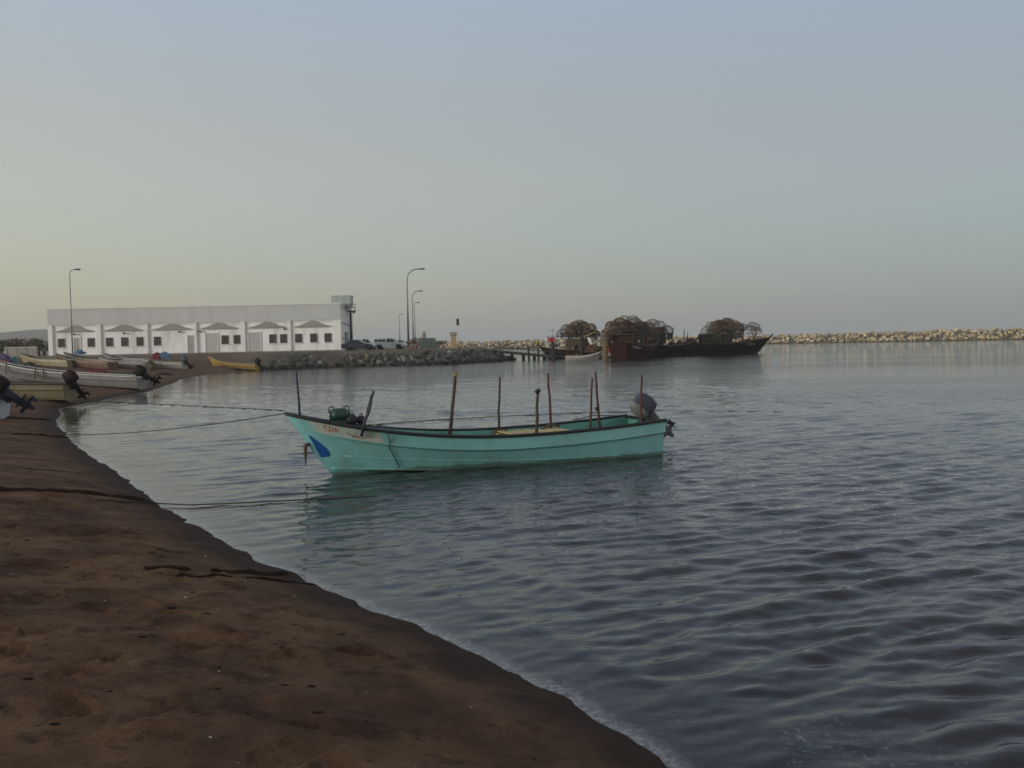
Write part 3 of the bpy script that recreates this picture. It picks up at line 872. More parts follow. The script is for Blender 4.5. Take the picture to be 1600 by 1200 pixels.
def build_skiff(root, S, hullm, inm, gunm, band=None, n=30, thwarts=(.16, .36, .56), hi=True, gr=.032):
    T = ts(n)
    q = MB()
    for side in (1, -1):
        q.loft([[S.pt(t, k, side) for k in range(6)] for t in T], closed=False, cap0=False, cap1=False)
    prof = [S.pt(0, k, 1) for k in range(5, -1, -1)] + [S.pt(0, k, -1) for k in range(1, 6)]
    q.add(prof, [tuple(range(len(prof)))])
    hull_o = q.build('hull', hullm, root)
    bm = bmesh.new(); bm.from_mesh(hull_o.data); bmesh.ops.remove_doubles(bm, verts=bm.verts, dist=.0005); bmesh.ops.recalc_face_normals(bm, faces=bm.faces); bm.to_mesh(hull_o.data); bm.free()
    sharp(hull_o, 22)
    # inside skin, sole and foredeck
    def inner(t, w, side):
        b5, z5, _ = S.level(5, t); b2, z2, _ = S.level(2, t)
        x = t * (S.stem(S.zb) * (1 - w) + S.stem(.4) * w) - .02
        zf = .14 + .05 * t
        return Vector((max(.02, x * .985 + .04), max(0.0, (b5 * (1 - w) + b2 * w) - .055) * side, (z5 - .012) * (1 - w) + zf * w))
    q = MB(); Ti = [t for t in T if t < .97]
    q.loft([[inner(t, w, 1) for w in (0, .35, .7, 1)] + [inner(t, w, -1) for w in (1, .7, .35, 0)] for t in Ti], closed=False, cap0=False, cap1=False)
    a = [inner(0, w, 1) for w in (0, .35, .7, 1)] + [inner(0, w, -1) for w in (1, .7, .35, 0)]
    q.add(a, [tuple(range(8))])
    q.build('inside', inm, root, smooth=False)
    q = MB(); fd = [t for t in T if t > .78]
    if len(fd) > 2:
        q.loft([[inner(t, .07, 1) if t < .97 else S.pt(t, 4.85, 1), inner(t, .07, -1) if t < .97 else S.pt(t, 4.85, -1)] for t in fd], closed=False, cap0=False, cap1=False)
        q.build('foredeck', inm, root)
    # top rail wraps the whole sheer
    pts = [S.pt(t, 5, 1) + Vector((0, .012, .006)) for t in T] + [S.pt(t, 5, -1) + Vector((0, -.012, .006)) for t in reversed(T[:-1])]
    MB().tube(pts, gr, 8).build('gunwale', gunm, root, smooth=True)
    MB().box((.02, 0, S.sheer(0) - .02), (.09, S.B * .86, .07)).build('transom_rail', gunm, root)
    for t in thwarts:
        b_, z_, _ = S.level(3, t)
        p = inner(t, .45, 1)
        bevel(MB().box((p.x, 0, p.z + .02), (.30, 2 * p.y + .05, .05)).build('thwart', inm, root), .012, 1)
    return hull_o

def outboard(root, loc, tilt, sc=1.0, cow=None, front=None, low=None, steer=0.0):
    m = part('outboard_motor', root, loc, (0, tilt, steer)); m.scale = (sc, sc, sc)
    def ring(cx, z, lx_, ly_, nn=20, e=4.0):
        r = []
        for j in range(nn):
            a = 2 * math.pi * j / nn; c, s_ = math.cos(a), math.sin(a)
            r.append((cx + lx_ * math.copysign(abs(c) ** (2 / e), c), ly_ * math.copysign(abs(s_) ** (2 / e), s_), z))
        return r
    MB().loft([ring(-.20, .04, .20, .13), ring(-.21, .09, .28, .165), ring(-.20, .28, .30, .175), ring(-.18, .50, .28, .165), ring(-.16, .60, .23, .135), ring(-.15, .635, .15, .08)]).build('cowling', cow, m, smooth=True)
    MB().loft([ring(.0, .09, .115, .170), ring(.01, .28, .125, .181), ring(.015, .50, .115, .171), ring(.01, .605, .09, .130), ring(.0, .64, .06, .07)]).build('front_cover', front, m, smooth=True)
    q = MB()
    q.loft([ring(-.16, .06, .15, .10), ring(-.17, -.15, .12, .075), ring(-.18, -.45, .11, .055), ring(-.20, -.70, .13, .045)])
    q.box((-.22, 0, -.52), (.46, .17, .018)); q.prism([(-.30, -.74), (-.10, -.74), (-.20, -.98), (-.28, -.98)], -.012, .012)
    q.build('leg', low, m, smooth=False)
    MB().lathe([(.01, -.30), (.05, -.24), (.072, -.10), (.072, .08), (.05, .2), (.02, .23)], (-.20, 0, -.72), 12, Matrix.Rotation(R(-90), 3, 'Y')).build('gearcase', low, m, smooth=True)
    q = MB(); c = Vector((-.46, 0, -.72))
    for k in range(3):
        a = k * 2.094 + .3; d = Vector((0, math.cos(a), math.sin(a))); u = Vector((0, -math.sin(a), math.cos(a)))
        pts = []
        for rr_, wd, tw_ in ((.04, .04, .9), (.11, .085, .7), (.17, .075, .5), (.20, .03, .45)):
            for sg in (-1, 1): pts.append(c + d * rr_ + (u * math.cos(tw_) * wd + Vector((math.sin(tw_) * wd, 0, 0))) * sg)
        q.add(pts, [(0, 1, 3, 2), (2, 3, 5, 4), (4, 5, 7, 6)])
    q.lathe([(.01, -.09), (.045, -.05), (.05, .05), (.03, .07)], c, 10, Matrix.Rotation(R(90), 3, 'Y'))
    q.build('propeller', low, m)
    q = MB(); q.box((.0, 0, -.10), (.10, .24, .36)); q.box((.06, 0, .03), (.12, .20, .05)); q.build('bracket', M['darkmetal'], m)
    MB().tube([(.10, .05, .12), (.45, .07, .2), (.62, .08, .22)], [.022, .02, .026], 8).build('tiller', M['darkmetal'], m)
    return m

# ------------------------------------------------------------------ the moored teal skiff
bow_w = P(520, 743, 0); st = P(1035, 711, 0)
dirv = Vector((bow_w.x - st.x, bow_w.y - st.y - .72)); dirv.normalize()
perp = Vector((-dirv.y, dirv.x))                       # to port of the boat
Bm = 1.8
stern_c = Vector((st.x, st.y)) - perp * (.86 * Bm / 2 * .90)
Lw = (Vector((bow_w.x, bow_w.y)) - stern_c).dot(dirv)
print('skiff length', Lw)
SK = Skiff(L=Lw, B=Bm)
boat = thing('moored_skiff', 'turquoise open fishing skiff with upright poles moored near the shore', 'boat', (stern_c.x, stern_c.y, 0.0), math.atan2(dirv.y, dirv.x))
BW = Matrix.Translation((stern_c.x, stern_c.y, 0)) @ Matrix.Rotation(math.atan2(dirv.y, dirv.x), 4, 'Z')
BWi = BW.inverted()
def in_boat(px, py, yl):
    """boat coordinates of what is seen here in the boat's lengthwise plane y = yl"""
    o = BWi @ Vector((0, 0, EYE)); d = (BWi.to_3x3() @ ray(px, py))
    t = (yl - o.y) / d.y
    return o + d * t
# waterline stain, scuffs and drips worn into the hull paint
nt_ = M['teal'].node_tree; n, l = nt_.nodes, nt_.links; b = n['Principled BSDF']
src = b.inputs['Base Color'].links[0].from_socket
tcn = n.new('ShaderNodeTexCoord'); sp0 = n.new('ShaderNodeSeparateXYZ'); l.new(tcn.outputs['Object'], sp0.inputs[0])
nw_ = noise_node(n, l, tcn.outputs['Object'], 2.2, 6, .7)
edge_ = math_node(n, l, 'SUBTRACT', sp0.outputs['Z'], math_node(n, l, 'MULTIPLY', nw_.outputs['Fac'], .22))
c = mixc(n, l, maprange(n, l, edge_, -.06, .0, .75, 0), src, (0.07, 0.11, 0.07))
mp_s = n.new('ShaderNodeMapping'); mp_s.inputs['Scale'].default_value = (.7, .7, 9); l.new(tcn.outputs['Object'], mp_s.inputs['Vector'])
ns_ = noise_node(n, l, mp_s.outputs['Vector'], 3.0, 7, .75)
c = mixc(n, l, maprange(n, l, ns_.outputs['Fac'], .62, .72, 0, .55), c, (0.50, 0.58, 0.55))
nd_ = noise_node(n, l, tcn.outputs['Object'], 14, 5, .7)
c = mixc(n, l, maprange(n, l, nd_.outputs['Fac'], .66, .74, 0, .6), c, (0.10, 0.12, 0.09))
l.new(c, b.inputs['Base Color'])
build_skiff(boat, SK, M['teal'], M['teal_in'], M['rubber'], n=54, thwarts=(.13, .30, .50, .66), gr=.036)
# spray rail and faint chine crease near the bow
MB().tube([SK.pt(t, 1.0, 1, .006) for t in np.linspace(.45, .985, 26)], .014, 6).build('spray_rail', M['teal'], boat, smooth=True)
MB().tube([SK.pt(t, 2.0, 1, .003) for t in np.linspace(.05, .925, 40)], .010, 6).build('hull_rib', M['teal'], boat, smooth=True)
# blue painted patch on the bow
q = MB(); NI, NJ = 8, 12; vsq = []
for j in range(NJ + 1):
    v = 1.75 + 1.12 * j / NJ
    f = j / NJ
    wid = .030 * abs(math.sin(math.pi * f ** .62)) ** .7
    wid = max(.004, wid)
    for i in range(NI + 1): vsq.append(SK.pt(.992 - .012 * f - wid * i / NI, v, 1, .005))
q.add(vsq, [(j * (NI + 1) + i, j * (NI + 1) + i + 1, (j + 1) * (NI + 1) + i + 1, (j + 1) * (NI + 1) + i) for j in range(NJ) for i in range(NI)])
q.build('blue_bow_patch', M['bluepaint'], boat)
# faded name panel with red lettering
def hull_patch(t0, t1, v0, v1, out, name, m, ni=24, nj=4):
    q = MB(); vv = []
    for j in range(nj + 1):
        for i in range(ni + 1): vv.append(SK.pt(t0 + (t1 - t0) * i / ni, v0 + (v1 - v0) * j / nj, 1, out))
    q.add(vv, [(j * (ni + 1) + i, j * (ni + 1) + i + 1, (j + 1) * (ni + 1) + i + 1, (j + 1) * (ni + 1) + i) for j in range(nj) for i in range(ni)])
    return q.build(name, m, boat)
hull_patch(.795, .955, 4.06, 4.86, .0025, 'name_panel', M['hullpale'])
def hull_text(body, t_left, v_base, size, m, name):
    """lettering laid on the topsides; text runs from the bow aft, as one reads it from the port side"""
    cu = bpy.data.curves.new(name, 'FONT'); cu.body = body; cu.size = 1.0
    tmp = bpy.data.objects.new(name, cu); COL.objects.link(tmp)
    dg = bpy.context.evaluated_depsgraph_get()
    me = bpy.data.meshes.new_from_object(tmp.evaluated_get(dg))
    bpy.data.objects.remove(tmp)
    for vtx in me.vertices:
        x, y = vtx.co.x * size, vtx.co.y * size
        vtx.co = SK.pt(t_left - x / (SK.L + SK.rake), v_base + y / .27, 1, .007)
    me.materials.clear(); me.materials.append(m)
    return place(name, me, boat)
hull_text('Q24', .928, 4.36, .15, M['redpaint'], 'lettering')
# flowing script painted after the number
q = MB()
def stroke(pts, r=.008):
    q.tube([SK.pt(.928 - x, v, 1, .006) for x, v in pts], r, 5)
stroke([(.050, 4.46), (.056, 4.38), (.066, 4.34), (.076, 4.35), (.084, 4.40), (.088, 4.48)]); stroke([(.084, 4.42), (.094, 4.38), (.106, 4.40), (.112, 4.46)]); stroke([(.060, 4.26), (.075, 4.22), (.088, 4.24)]); stroke([(.070, 4.54), (.073, 4.54)], .010); stroke([(.098, 4.54), (.102, 4.54)], .010)
q.build('painted_script', M['darkpaint'], boat)

# upright poles stepped in the boat: (base px, top px, lengthwise plane, radius, material, tip)
poles = [((467.8, 644), (463, 581), 0.0, .022, 'poleblue', None), ((568.5, 668), (584, 611), .62, .026, 'poleblue', None), ((567, 667), (579.5, 617), .58, .014, 'polewood', None),
         ((702.9, 679), (711.6, 583), -.62, .040, 'polewood', 'poletip'), ((779.3, 678), (781, 589), -.66, .028, 'polewood', None), ((837.7, 678), (841, 610), .76, .034, 'polewood', None),
         ((860.5, 672), (856.7, 583), -.72, .030, 'polered', None), ((922, 674), (925.5, 591), .30, .026, 'polewood', None), ((937.6, 671), (930, 581), -.62, .030, 'polered', None), ((999.7, 668), (1003, 586), .70, .027, 'polered', None)]
for i, (a, b2, yl, r, mn, tipm) in enumerate(poles):
    p = in_boat(*a, yl); t = in_boat(*b2, yl)
    pts = [p.lerp(t, f) + Vector((random.gauss(0, .008), random.gauss(0, .008), 0)) * (1 if 0 < f < 1 else 0) for f in (0, .2, .4, .6, .8, 1)]
    pts[0] = pts[0] - (t - p).normalized() * .18
    po = MB().tube(pts, [r * 1.1, r * 1.08, r, r * .97, r * .93, r * .88], 8).build('pole', M[mn], boat, smooth=True)
    if tipm: MB().tube([t - (t - p) * .05, t + Vector((0, 0, .012))], r * 1.12, 8).build('tip', M[tipm], po)
    if i == 5: MB().tube([t + Vector((.06, 0, -.04)), t + Vector((-.03, 0, .01))], r * 1.25, 8).build('tip', M['rubber'], po)
    if i == 8:
        k = p.lerp(t, .36); MB().lathe([(.01, -.05), (.05, -.02), (.05, .03), (.02, .05)], k + Vector((.05, .02, 0)), 8).build('knot', M['rubber'], po)
    if i == 4: MB().box(p + Vector((-.05, 0, .03)), (.30, .10, .14)).build('step', M['pilebrown'], po)
# tilted outboard
tz = SK.sheer(0)
outboard(boat, (-.03, -.02, tz - .02), R(44), .86, M['motorblue'], M['motorgrey'], M['motorlow'])
# control cable along the far side
MB().tube([(1.5, -.72, tz - .02), (1.0, -.70, tz + .06), (.55, -.45, tz + .05), (.25, -.1, tz + .02)], .012, 6).build('control_cable', M['rubber'], boat, smooth=True)
# lines lying against the hull
MB().tube([SK.pt(.775, 5, 1, .05), SK.pt(.778, 4.3, 1, .02), SK.pt(.787, 3.2, 1, .02), SK.pt(.795, 2.2, 1, .02), SK.pt(.802, 1.2, 1, .02)], .011, 6).build('hull_line', M['ropegreen'], boat, smooth=True)
ey = SK.pt(1.0, 2.35, 1)
q = MB(); q.tube([ey + Vector((-.05, 0, .05)), ey + Vector((.07, .01, .0)), ey + Vector((.08, .02, -.12)), ey + Vector((.07, .02, -.40))], [.03, .045, .022, .012], 7)
q.tube([ey + Vector((.05, .02, -.02)), ey + Vector((.05, .03, -.18)), ey + Vector((.06, .02, -.30))], [.03, .012, .008], 6)
q.build('bow_eye_rope', M['ropetan'], boat, smooth=True)

# green hauling machine on the foredeck
def boat_thing(name, label, cat, p, rz=0.0):
    w = BW @ Vector(p)
    return thing(name, label, cat, w, math.atan2(dirv.y, dirv.x) + rz)
g0 = in_boat(530, 658, .05)
win = boat_thing('net_winch', 'small green net hauling machine with two hoops on the skiff\'s bow', 'winch', g0)
win.scale = (.74, .74, .74)
q = MB(); q.lathe([(.04, -.22), (.17, -.20), (.19, 0), (.17, .20), (.04, .22)], (0, 0, .17), 14, Matrix.Rotation(R(90), 3, 'Y')); q.build('drum', M['greenmetal'], win, smooth=True)
q = MB(); q.box((0, 0, .01), (.50, .34, .06)); q.box((0, 0, .09), (.36, .2, .12)); q.build('base', M['greenmetal'], win)
for s in (-1, 1):
    hp = [(s * .20 + math.cos(a) * .085, 0, .30 + math.sin(a) * .10) for a in np.linspace(-.6, math.pi + .6, 12)]
    MB().tube(hp, .017, 6).build('hoop', M['darkmetal'], win, smooth=True)
    MB().tube([(s * .25, .05, .3), (s * .26, .06, .02)], .02, 6).build('leg', M['darkmetal'], win)
g1 = in_boat(549, 664, .1)
for i, (dx, r, lab) in enumerate(((0, .13, 'black ball float next to the green machine on the skiff\'s bow'), (-.20, .105, 'smaller black ball float between the first float and the leaning pole'))):
    f = boat_thing('net_float', lab, 'float', g1 + Vector((dx, .02, 0)))
    f['group'] = 'floats on the bow'
    MB().lathe([(.02, -.8 * r), (.6 * r, -.78 * r), (.95 * r, -.3 * r), (r, 0), (.95 * r, .35 * r), (.6 * r, .8 * r), (.15 * r, r)], (0, 0, r * .8), 14).build('ball', M['rubber'], f, smooth=True)
    MB().tube([(math.cos(a) * .04, 0, r * 1.8 + math.sin(a) * .035) for a in np.linspace(0, math.pi, 7)], .01, 5).build('eye', M['darkmetal'], f)
# pale timber grating lying across the thwarts
ga = in_boat(792, 674, .1); gb = in_boat(898, 674, .1)
gr_ = boat_thing('timber_grating', 'pale yellow timber grating lying across the middle of the skiff', 'grating', ((ga.x + gb.x) / 2, 0.02, .56))
wL = abs(ga.x - gb.x)
for k in range(7):
    o = bevel(MB().box((-wL / 2 + wL * (k + .5) / 7 + random.gauss(0, .015), random.gauss(0, .02), .055 + random.uniform(0, .012)), (wL / 7 * .62, 1.34, .03), rz=random.gauss(0, .02)).build('plank', M['palewood'], gr_), .006, 1)
for y in (-.52, 0, .52): bevel(MB().box((0, y, 0), (wL, .09, .07)).build('bearer', M['palewood'], gr_), .006, 1)
MB().tube([(-wL * .2, -.5, .10), (-wL * .35, -.62, .16), (-wL * .45, -.5, .11)], .03, 7).build('lashing', M['ropetan'], gr_, smooth=True)

# mooring lines
def rope(name, label, pts, r, m, sag=0.0, n=30, wob=0.0, group=None):
    pts = [Vector(p) for p in pts]; out = []
    segs = len(pts) - 1
    for i in range(segs):
        for k in range(n):
            f = k / n; p = pts[i].lerp(pts[i + 1], f)
            out.append(p + Vector((random.gauss(0, wob), random.gauss(0, wob), -sag * 4 * f * (1 - f))))
    out.append(pts[-1])
    return tag(MB().tube(out, r, 6).build(name, m, smooth=True), label, 'rope', group)
tipw = BW @ (SK.pt(1, 5, 1) + Vector((-.05, 0, .02)))
sh1 = on_ground(100, 682)
rope('mooring_rope', 'thin dark mooring rope stretched from the skiff\'s bow to the sand', [tipw, sh1 + Vector((0, 0, .05))], .012, M['ropedark'], sag=.12)
def wet(px, py, z=.02): return P(px, py, z)
rope('mooring_rope', 'dark rope running from the thick painted shade strip into the water below the bow', [on_ground(150, 784) + Vector((0, 0, .03)), on_ground(238, 788) + Vector((0, 0, .02)), wet(300, 789, .03), wet(430, 783, .03), wet(540, 778, .0), wet(640, 772, -.02)], .011, M['ropedark'], n=12, wob=.006)
rope('floating_rope', 'thin floating rope lying on the water behind the skiff', [wet(572, 664), wet(680, 656), wet(800, 649.5), wet(900, 645), wet(1060, 641, .0), wet(1220, 644, -.01), wet(1390, 652, -.03)], .013, M['ropedark'], n=10, wob=.03)
rope('floating_rope', 'faint rope on the shallows between the beached boats and the bow', [wet(150, 627), wet(240, 631), wet(340, 636), wet(445, 641)], .016, M['ropedark'], n=10, wob=.02)

# ------------------------------------------------------------------ boats drawn up on the sand
def slope_of(x, y, head, L):
    c, d = math.cos(R(head)), math.sin(R(head))
    a = [ground_z(x + c * L * f, y + d * L * f) for f in (0, .25, .5, .75)]
    sl = np.polyfit([0, .25 * L, .5 * L, .75 * L], a, 1)
    off = max(v - (sl[1] + sl[0] * L * f) for v, f in zip(a, (0, .25, .5, .75)))
    return math.degrees(math.atan(sl[0])), float(sl[1] + max(0, off))
def beached(px, py, Y, head, L, B, pitch, hullm, label, name='beached_skiff', motor=None, gun='whitetrim', zoff=.10, sheer=(.72, .66, 1.25), tiltm=48, roll=0.0, n=20, z=None):
    p = Q(px, py, Y)
    gz_ = ground_z(p.x, p.y)
    zz = gz_ + zoff if z is None else z
    if z is None:
        pitch, zz = slope_of(p.x, p.y, head, L); zz += zoff; pitch = min(pitch, 4.6)
    S = Skiff(L=L, B=B, rake=.8, z_st=sheer[0], z_mid=sheer[1], z_bow=sheer[2])
    r = thing(name, label, 'boat', (p.x, p.y, zz), rot=(R(roll), -R(pitch), R(head)), group='skiffs drawn up on the beach')
    build_skiff(r, S, M[hullm], M['boatin'], M[gun], n=n, thwarts=(.2, .5), gr=.03)
    if motor: outboard(r, (-.03, 0, S.sheer(0) - .02), R(tiltm), motor[1], M[motor[0]], M[motor[0]], M[motor[2]])
    return r, S
# long white skiff with its motor over the water's edge
w1, wS = beached(222, 606, 61.0, 179, 9.0, 1.9, 5.2, 'greyhull', 'long white skiff on the sand with a black motor over the water', motor=('motorblack', 1.18, 'motorblack'), gun='whiterail', sheer=(.66, .62, 1.1), tiltm=60, zoff=.16)
for t, h_ in ((.86, 1.0), (.655, .75), (.60, .9)):
    p = wS.pt(t, 5, 1); MB().tube([p + Vector((0, .05, -.55)), p + Vector((.01, .05, h_ * .45))], .035, 7).build('pole', M['pilebrown'], w1)
beached(110, 624, 47.0, 181, 7.5, 1.7, 2.0, 'khakihull', 'dull yellow skiff with a dark maroon motor in front of the white one', motor=('motormaroon', 1.02, 'motorblack'), gun='rubber', sheer=(.68, .66, 1.2), tiltm=32, z=.36)
beached(1, 634, 33.0, 184, 7.0, 1.7, 3.0, 'palehull', 'pale skiff cut off by the picture edge with a big slate motor', motor=('motormaroon', 1.16, 'motorslate'), gun='palehull', sheer=(.66, .64, 1.2), tiltm=55, z=.50)
# farther boats in front of the building
beached(112, 566, 104, 163, 6.3, 1.7, 6, 'creamhull', 'cream skiff with its bow highest, first from the bushes', gun='creamhull', n=14)
beached(176, 566, 103, 160, 7.2, 1.7, 7, 'brownhull', 'brown hulled skiff with pale rail between the two cream ones', gun='creamhull', n=14)
beached(182, 563, 109, 158, 7.2, 1.7, 7, 'creamhull', 'cream skiff under the second bay with a blue bundle in its bow', gun='rubber', n=14)
beached(228, 566, 113, 160, 5.6, 1.7, 7, 'greyhull', 'grey white skiff with raised bow behind the low white one', gun='whitehull', n=14)
beached(228, 572, 106, 176, 4.6, 1.6, 2, 'whitehull', 'low white skiff beside the brown net heap', gun='whitehull', n=14, sheer=(.6, .55, .9))
beached(288, 572, 108, 177, 4.4, 1.7, 1, 'whitehull', 'white skiff loaded with red net and blue tarp', motor=('motorblue', 1.1, 'motorblack'), gun='whitehull', n=14, sheer=(.66, .62, .9), tiltm=40)
y7, yS = beached(402, 571, 113, 172, 5.4, 1.6, 2.5, 'yellowhull', 'bright yellow skiff with a red bow tip below the rock bank', motor=('motorblack', 1.1, 'motorblack'), gun='creamhull', n=14, sheer=(.58, .56, 1.15), tiltm=35, zoff=.36)
MB().tube([yS.pt(1, 4.2, 1) + Vector((-.05, 0, 0)), yS.pt(1, 5, 1) + Vector((.05, 0, .18))], [.12, .07], 8).build('bow_cap', M['redtip'], y7)

# ------------------------------------------------------------------ heaps of nets and gear
def heap(name, label, cat, px, py, Y, w, d, h_, m, seed, strands=14, on=None):
    p = Q(px, py, Y)
    z = ground_z(p.x, p.y) if on is None else on
    r = thing(name, label, cat, (p.x, p.y, z - .05))
    q = MB(); NA, NR = 28, 9; secs = []
    for k in range(NR + 1):
        f = k / NR; ring = []
        for a in range(NA):
            th_ = 2 * math.pi * a / NA
            nz = mnoise.noise(Vector((math.cos(th_) * 1.7 + seed * 3, math.sin(th_) * 1.7, f * 2.5)))
            n2_ = mnoise.noise(Vector((math.cos(th_) * 5 + seed, math.sin(th_) * 5, f * 7)))
            rad = math.cos(f * math.pi / 2) ** .7 * (1 + .35 * nz + .15 * n2_) if k < NR else .02
            ring.append((w / 2 * rad * math.cos(th_), d / 2 * rad * math.sin(th_), h_ * (f ** .8) * (1 + .25 * nz + .15 * n2_)))
        secs.append(ring)
    q.loft(secs); q.build('mass', m, r, smooth=False)
    q = MB()
    for k in range(strands):
        a = random.uniform(0, 6.28); pts = []
        for j in range(6):
            f = j / 5; rad = math.cos(f * 1.3) * 1.05
            pts.append((w / 2 * rad * math.cos(a + f * .9), d / 2 * rad * math.sin(a + f * .9), h_ * f * 1.02 + .02))
        q.tube(pts, .018, 4)
    q.build('strands', m, r)
    return r
heap('net_heap', 'heap of red fishing net behind the long white skiff', 'net', 148, 581, 76, 2.6, 1.8, .75, M['netred'], 1)
heap('net_heap', 'brown net heap between the two low white skiffs', 'net', 236, 573, 102, 1.6, 1.2, 1.0, M['netbrown'], 2)
heap('net_heap', 'dark olive net heap in front of the low wall', 'net', 45, 568, 88, 2.4, 1.5, .95, M['netgreen'], 3)
heap('net_heap', 'flat green brown net spread on sand behind the white skiff\'s stern', 'net', 188, 584, 84, 4.4, 2.4, .35, M['netgreen'], 4)
heap('net_heap', 'grey pile of pots under the bay with three windows', 'net', 185, 556, 122, 3.6, 1.6, .8, M['greyhull'], 12)
heap('net_heap', 'small dark brown net heap near the tideline', 'net', 255, 581, 92, 1.6, 1.0, .25, M['ropedark'], 5)
heap('net_heap', 'red net lying on the loaded white skiff', 'net', 246, 561, 108.0, 1.4, 1.0, .75, M['netred'], 6, on=Q(246, 561, 108).z)
heap('tarp', 'blue tarp bundle on the loaded white skiff', 'tarp', 257, 560, 108.2, 1.5, 1.1, .75, M['tarpblue'], 7, strands=4, on=Q(257, 560, 108.2).z)
heap('tarp', 'dark blue bundle in the bow of the cream skiff', 'tarp', 125, 552, 109, 1.2, .9, .5, M['tarpblue'], 8, strands=4, on=Q(125, 553, 109).z)
heap('tarp', 'purple tarp heap at the picture edge', 'tarp', 4, 562, 78, 1.7, 1.3, .75, M['tarppurple'], 9, strands=4, on=Q(4, 566, 78).z)
heap('net_heap', 'orange floats heaped below the purple tarp', 'net', 2, 568, 76, 1.2, 1.0, .4, M['orange'], 10, on=Q(2, 570, 76).z)
p = Q(21, 568, 80)
dr = thing('plastic_drum', 'teal plastic drum behind the long white skiff', 'drum', (p.x, p.y, p.z - .1))
q = MB(); q.lathe([(.05, 0), (.27, 0), (.29, .05), (.27, .1), (.29, .3), (.27, .34), (.29, .55), (.29, .62), (.25, .66), (.03, .66)], n=14); q.build('body', M['tealplastic'], dr, smooth=True)
MB().lathe([(.01, .66), (.06, .665), (.06, .70), (.01, .705)], (.12, 0, 0), 10).build('cap', M['darkmetal'], dr)

# ------------------------------------------------------------------ painted shade strips and litter on the near sand
def shade_strip(label, a, b2, w, h_, seed):  # low raised strip whose dark colour stands in for scarp and rope shade
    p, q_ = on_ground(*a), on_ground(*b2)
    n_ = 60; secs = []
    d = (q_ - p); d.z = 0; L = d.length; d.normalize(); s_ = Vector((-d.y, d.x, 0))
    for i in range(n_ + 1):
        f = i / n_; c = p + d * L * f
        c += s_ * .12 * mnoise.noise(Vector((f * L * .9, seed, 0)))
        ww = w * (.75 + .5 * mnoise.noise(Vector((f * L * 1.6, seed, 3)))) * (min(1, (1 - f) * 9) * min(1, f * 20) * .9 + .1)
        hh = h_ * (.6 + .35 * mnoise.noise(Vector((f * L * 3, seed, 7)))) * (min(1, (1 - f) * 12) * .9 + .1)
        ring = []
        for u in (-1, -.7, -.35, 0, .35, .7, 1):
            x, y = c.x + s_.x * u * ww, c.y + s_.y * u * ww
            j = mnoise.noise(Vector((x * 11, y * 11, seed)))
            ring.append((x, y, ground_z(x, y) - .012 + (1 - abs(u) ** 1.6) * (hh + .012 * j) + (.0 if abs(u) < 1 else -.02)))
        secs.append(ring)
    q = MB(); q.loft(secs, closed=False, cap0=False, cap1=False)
    return tag(q.build('scarp_shade', M['shade_and_clods'], smooth=True), label, 'shade_and_clods', 'dark painted shade strips across the sand')
shade_strip('longest dark painted shade strip running level with the skiff to the water', (-60, 766), (246, 787), .20, .10, 1)
shade_strip('short thick painted shade strip that ends at the water, upper of the lower pair', (330, 894), (455, 898), .13, .075, 2)
shade_strip('broken weed strip on dry sand below the beach\'s middle', (225, 890), (300, 892), .12, .07, 3)
shade_strip('thin lower painted shade strip reaching the foam', (250, 903), (503, 915), .07, .05, 4)
shade_strip('painted shade strip on the sand where the bow rope comes ashore', (20, 679), (112, 685), .25, .10, 5)
shade_strip('uppermost painted shade strip beside the slate motor', (-80, 654), (84, 657), .32, .13, 6)
shade_strip('faint painted shade strip between the bow rope and the longest strip', (40, 733), (150, 742), .10, .035, 7)
stick = on_ground(530, 993); stick2 = on_ground(590, 990)
tag(MB().tube([stick + Vector((0, 0, .012)), stick.lerp(stick2, .5) + Vector((0, .01, .02)), stick2 + Vector((0, 0, .012))], [.008, .011, .006], 6).build('driftwood_stick', M['pile']), 'thin dark stick lying on the sand near the foam', 'stick')
stick = on_ground(128, 1096); stick2 = on_ground(152, 1092)
tag(MB().tube([stick + Vector((0, 0, .01)), stick.lerp(stick2, .4) + Vector((0, .015, .025)), stick2 + Vector((0, 0, .01))], [.008, .012, .007], 6).build('driftwood_stick', M['pile']), 'short bent stick in the trampled sand, lower corner', 'stick')
q = MB(); rs = random.Random(3)
for k in range(150):
    x, y = rs.uniform(-7, 1.5), 3.3 + 11 * rs.random() ** 1.5
    if float(land_dist(np.array([x]), np.array([y]))[0]) < .5: continue
    s_ = rs.choice((.004, .005, .006, .010)) * rs.uniform(.7, 1.5); z = ground_z(x, y)
    v, f = ROCKS[rs.randrange(12)]
    q.add([(x + a_ * s_, y + b_ * s_, z + c_ * s_ * .6 + s_ * .2) for a_, b_, c_ in v], f)
tag(q.build('shell_fragments', M['shell']), 'tiny white shell fragments scattered over the near sand', 'shells', kind='stuff')

q = MB(); rs = random.Random(8)
for k in range(420):
    x, y = rs.uniform(-7.5, 1.5), 3.3 + 12 * rs.random() ** 1.4
    if float(land_dist(np.array([x]), np.array([y]))[0]) < .9: continue
    s_ = rs.choice((.008, .011, .015, .022)) * rs.uniform(.6, 1.3); z = ground_z(x, y)
    v, f = ROCKS[rs.randrange(12)]; sx = rs.uniform(1, 2.6)
    q.add([(x + a_ * s_ * sx, y + b_ * s_, z + c_ * s_ * .45 + s_ * .1) for a_, b_, c_ in v], f)
tag(q.build('sand_clods', M['shade_and_clods']), 'small dark clods and plant scraps scattered over the trampled sand', 'debris', kind='stuff')

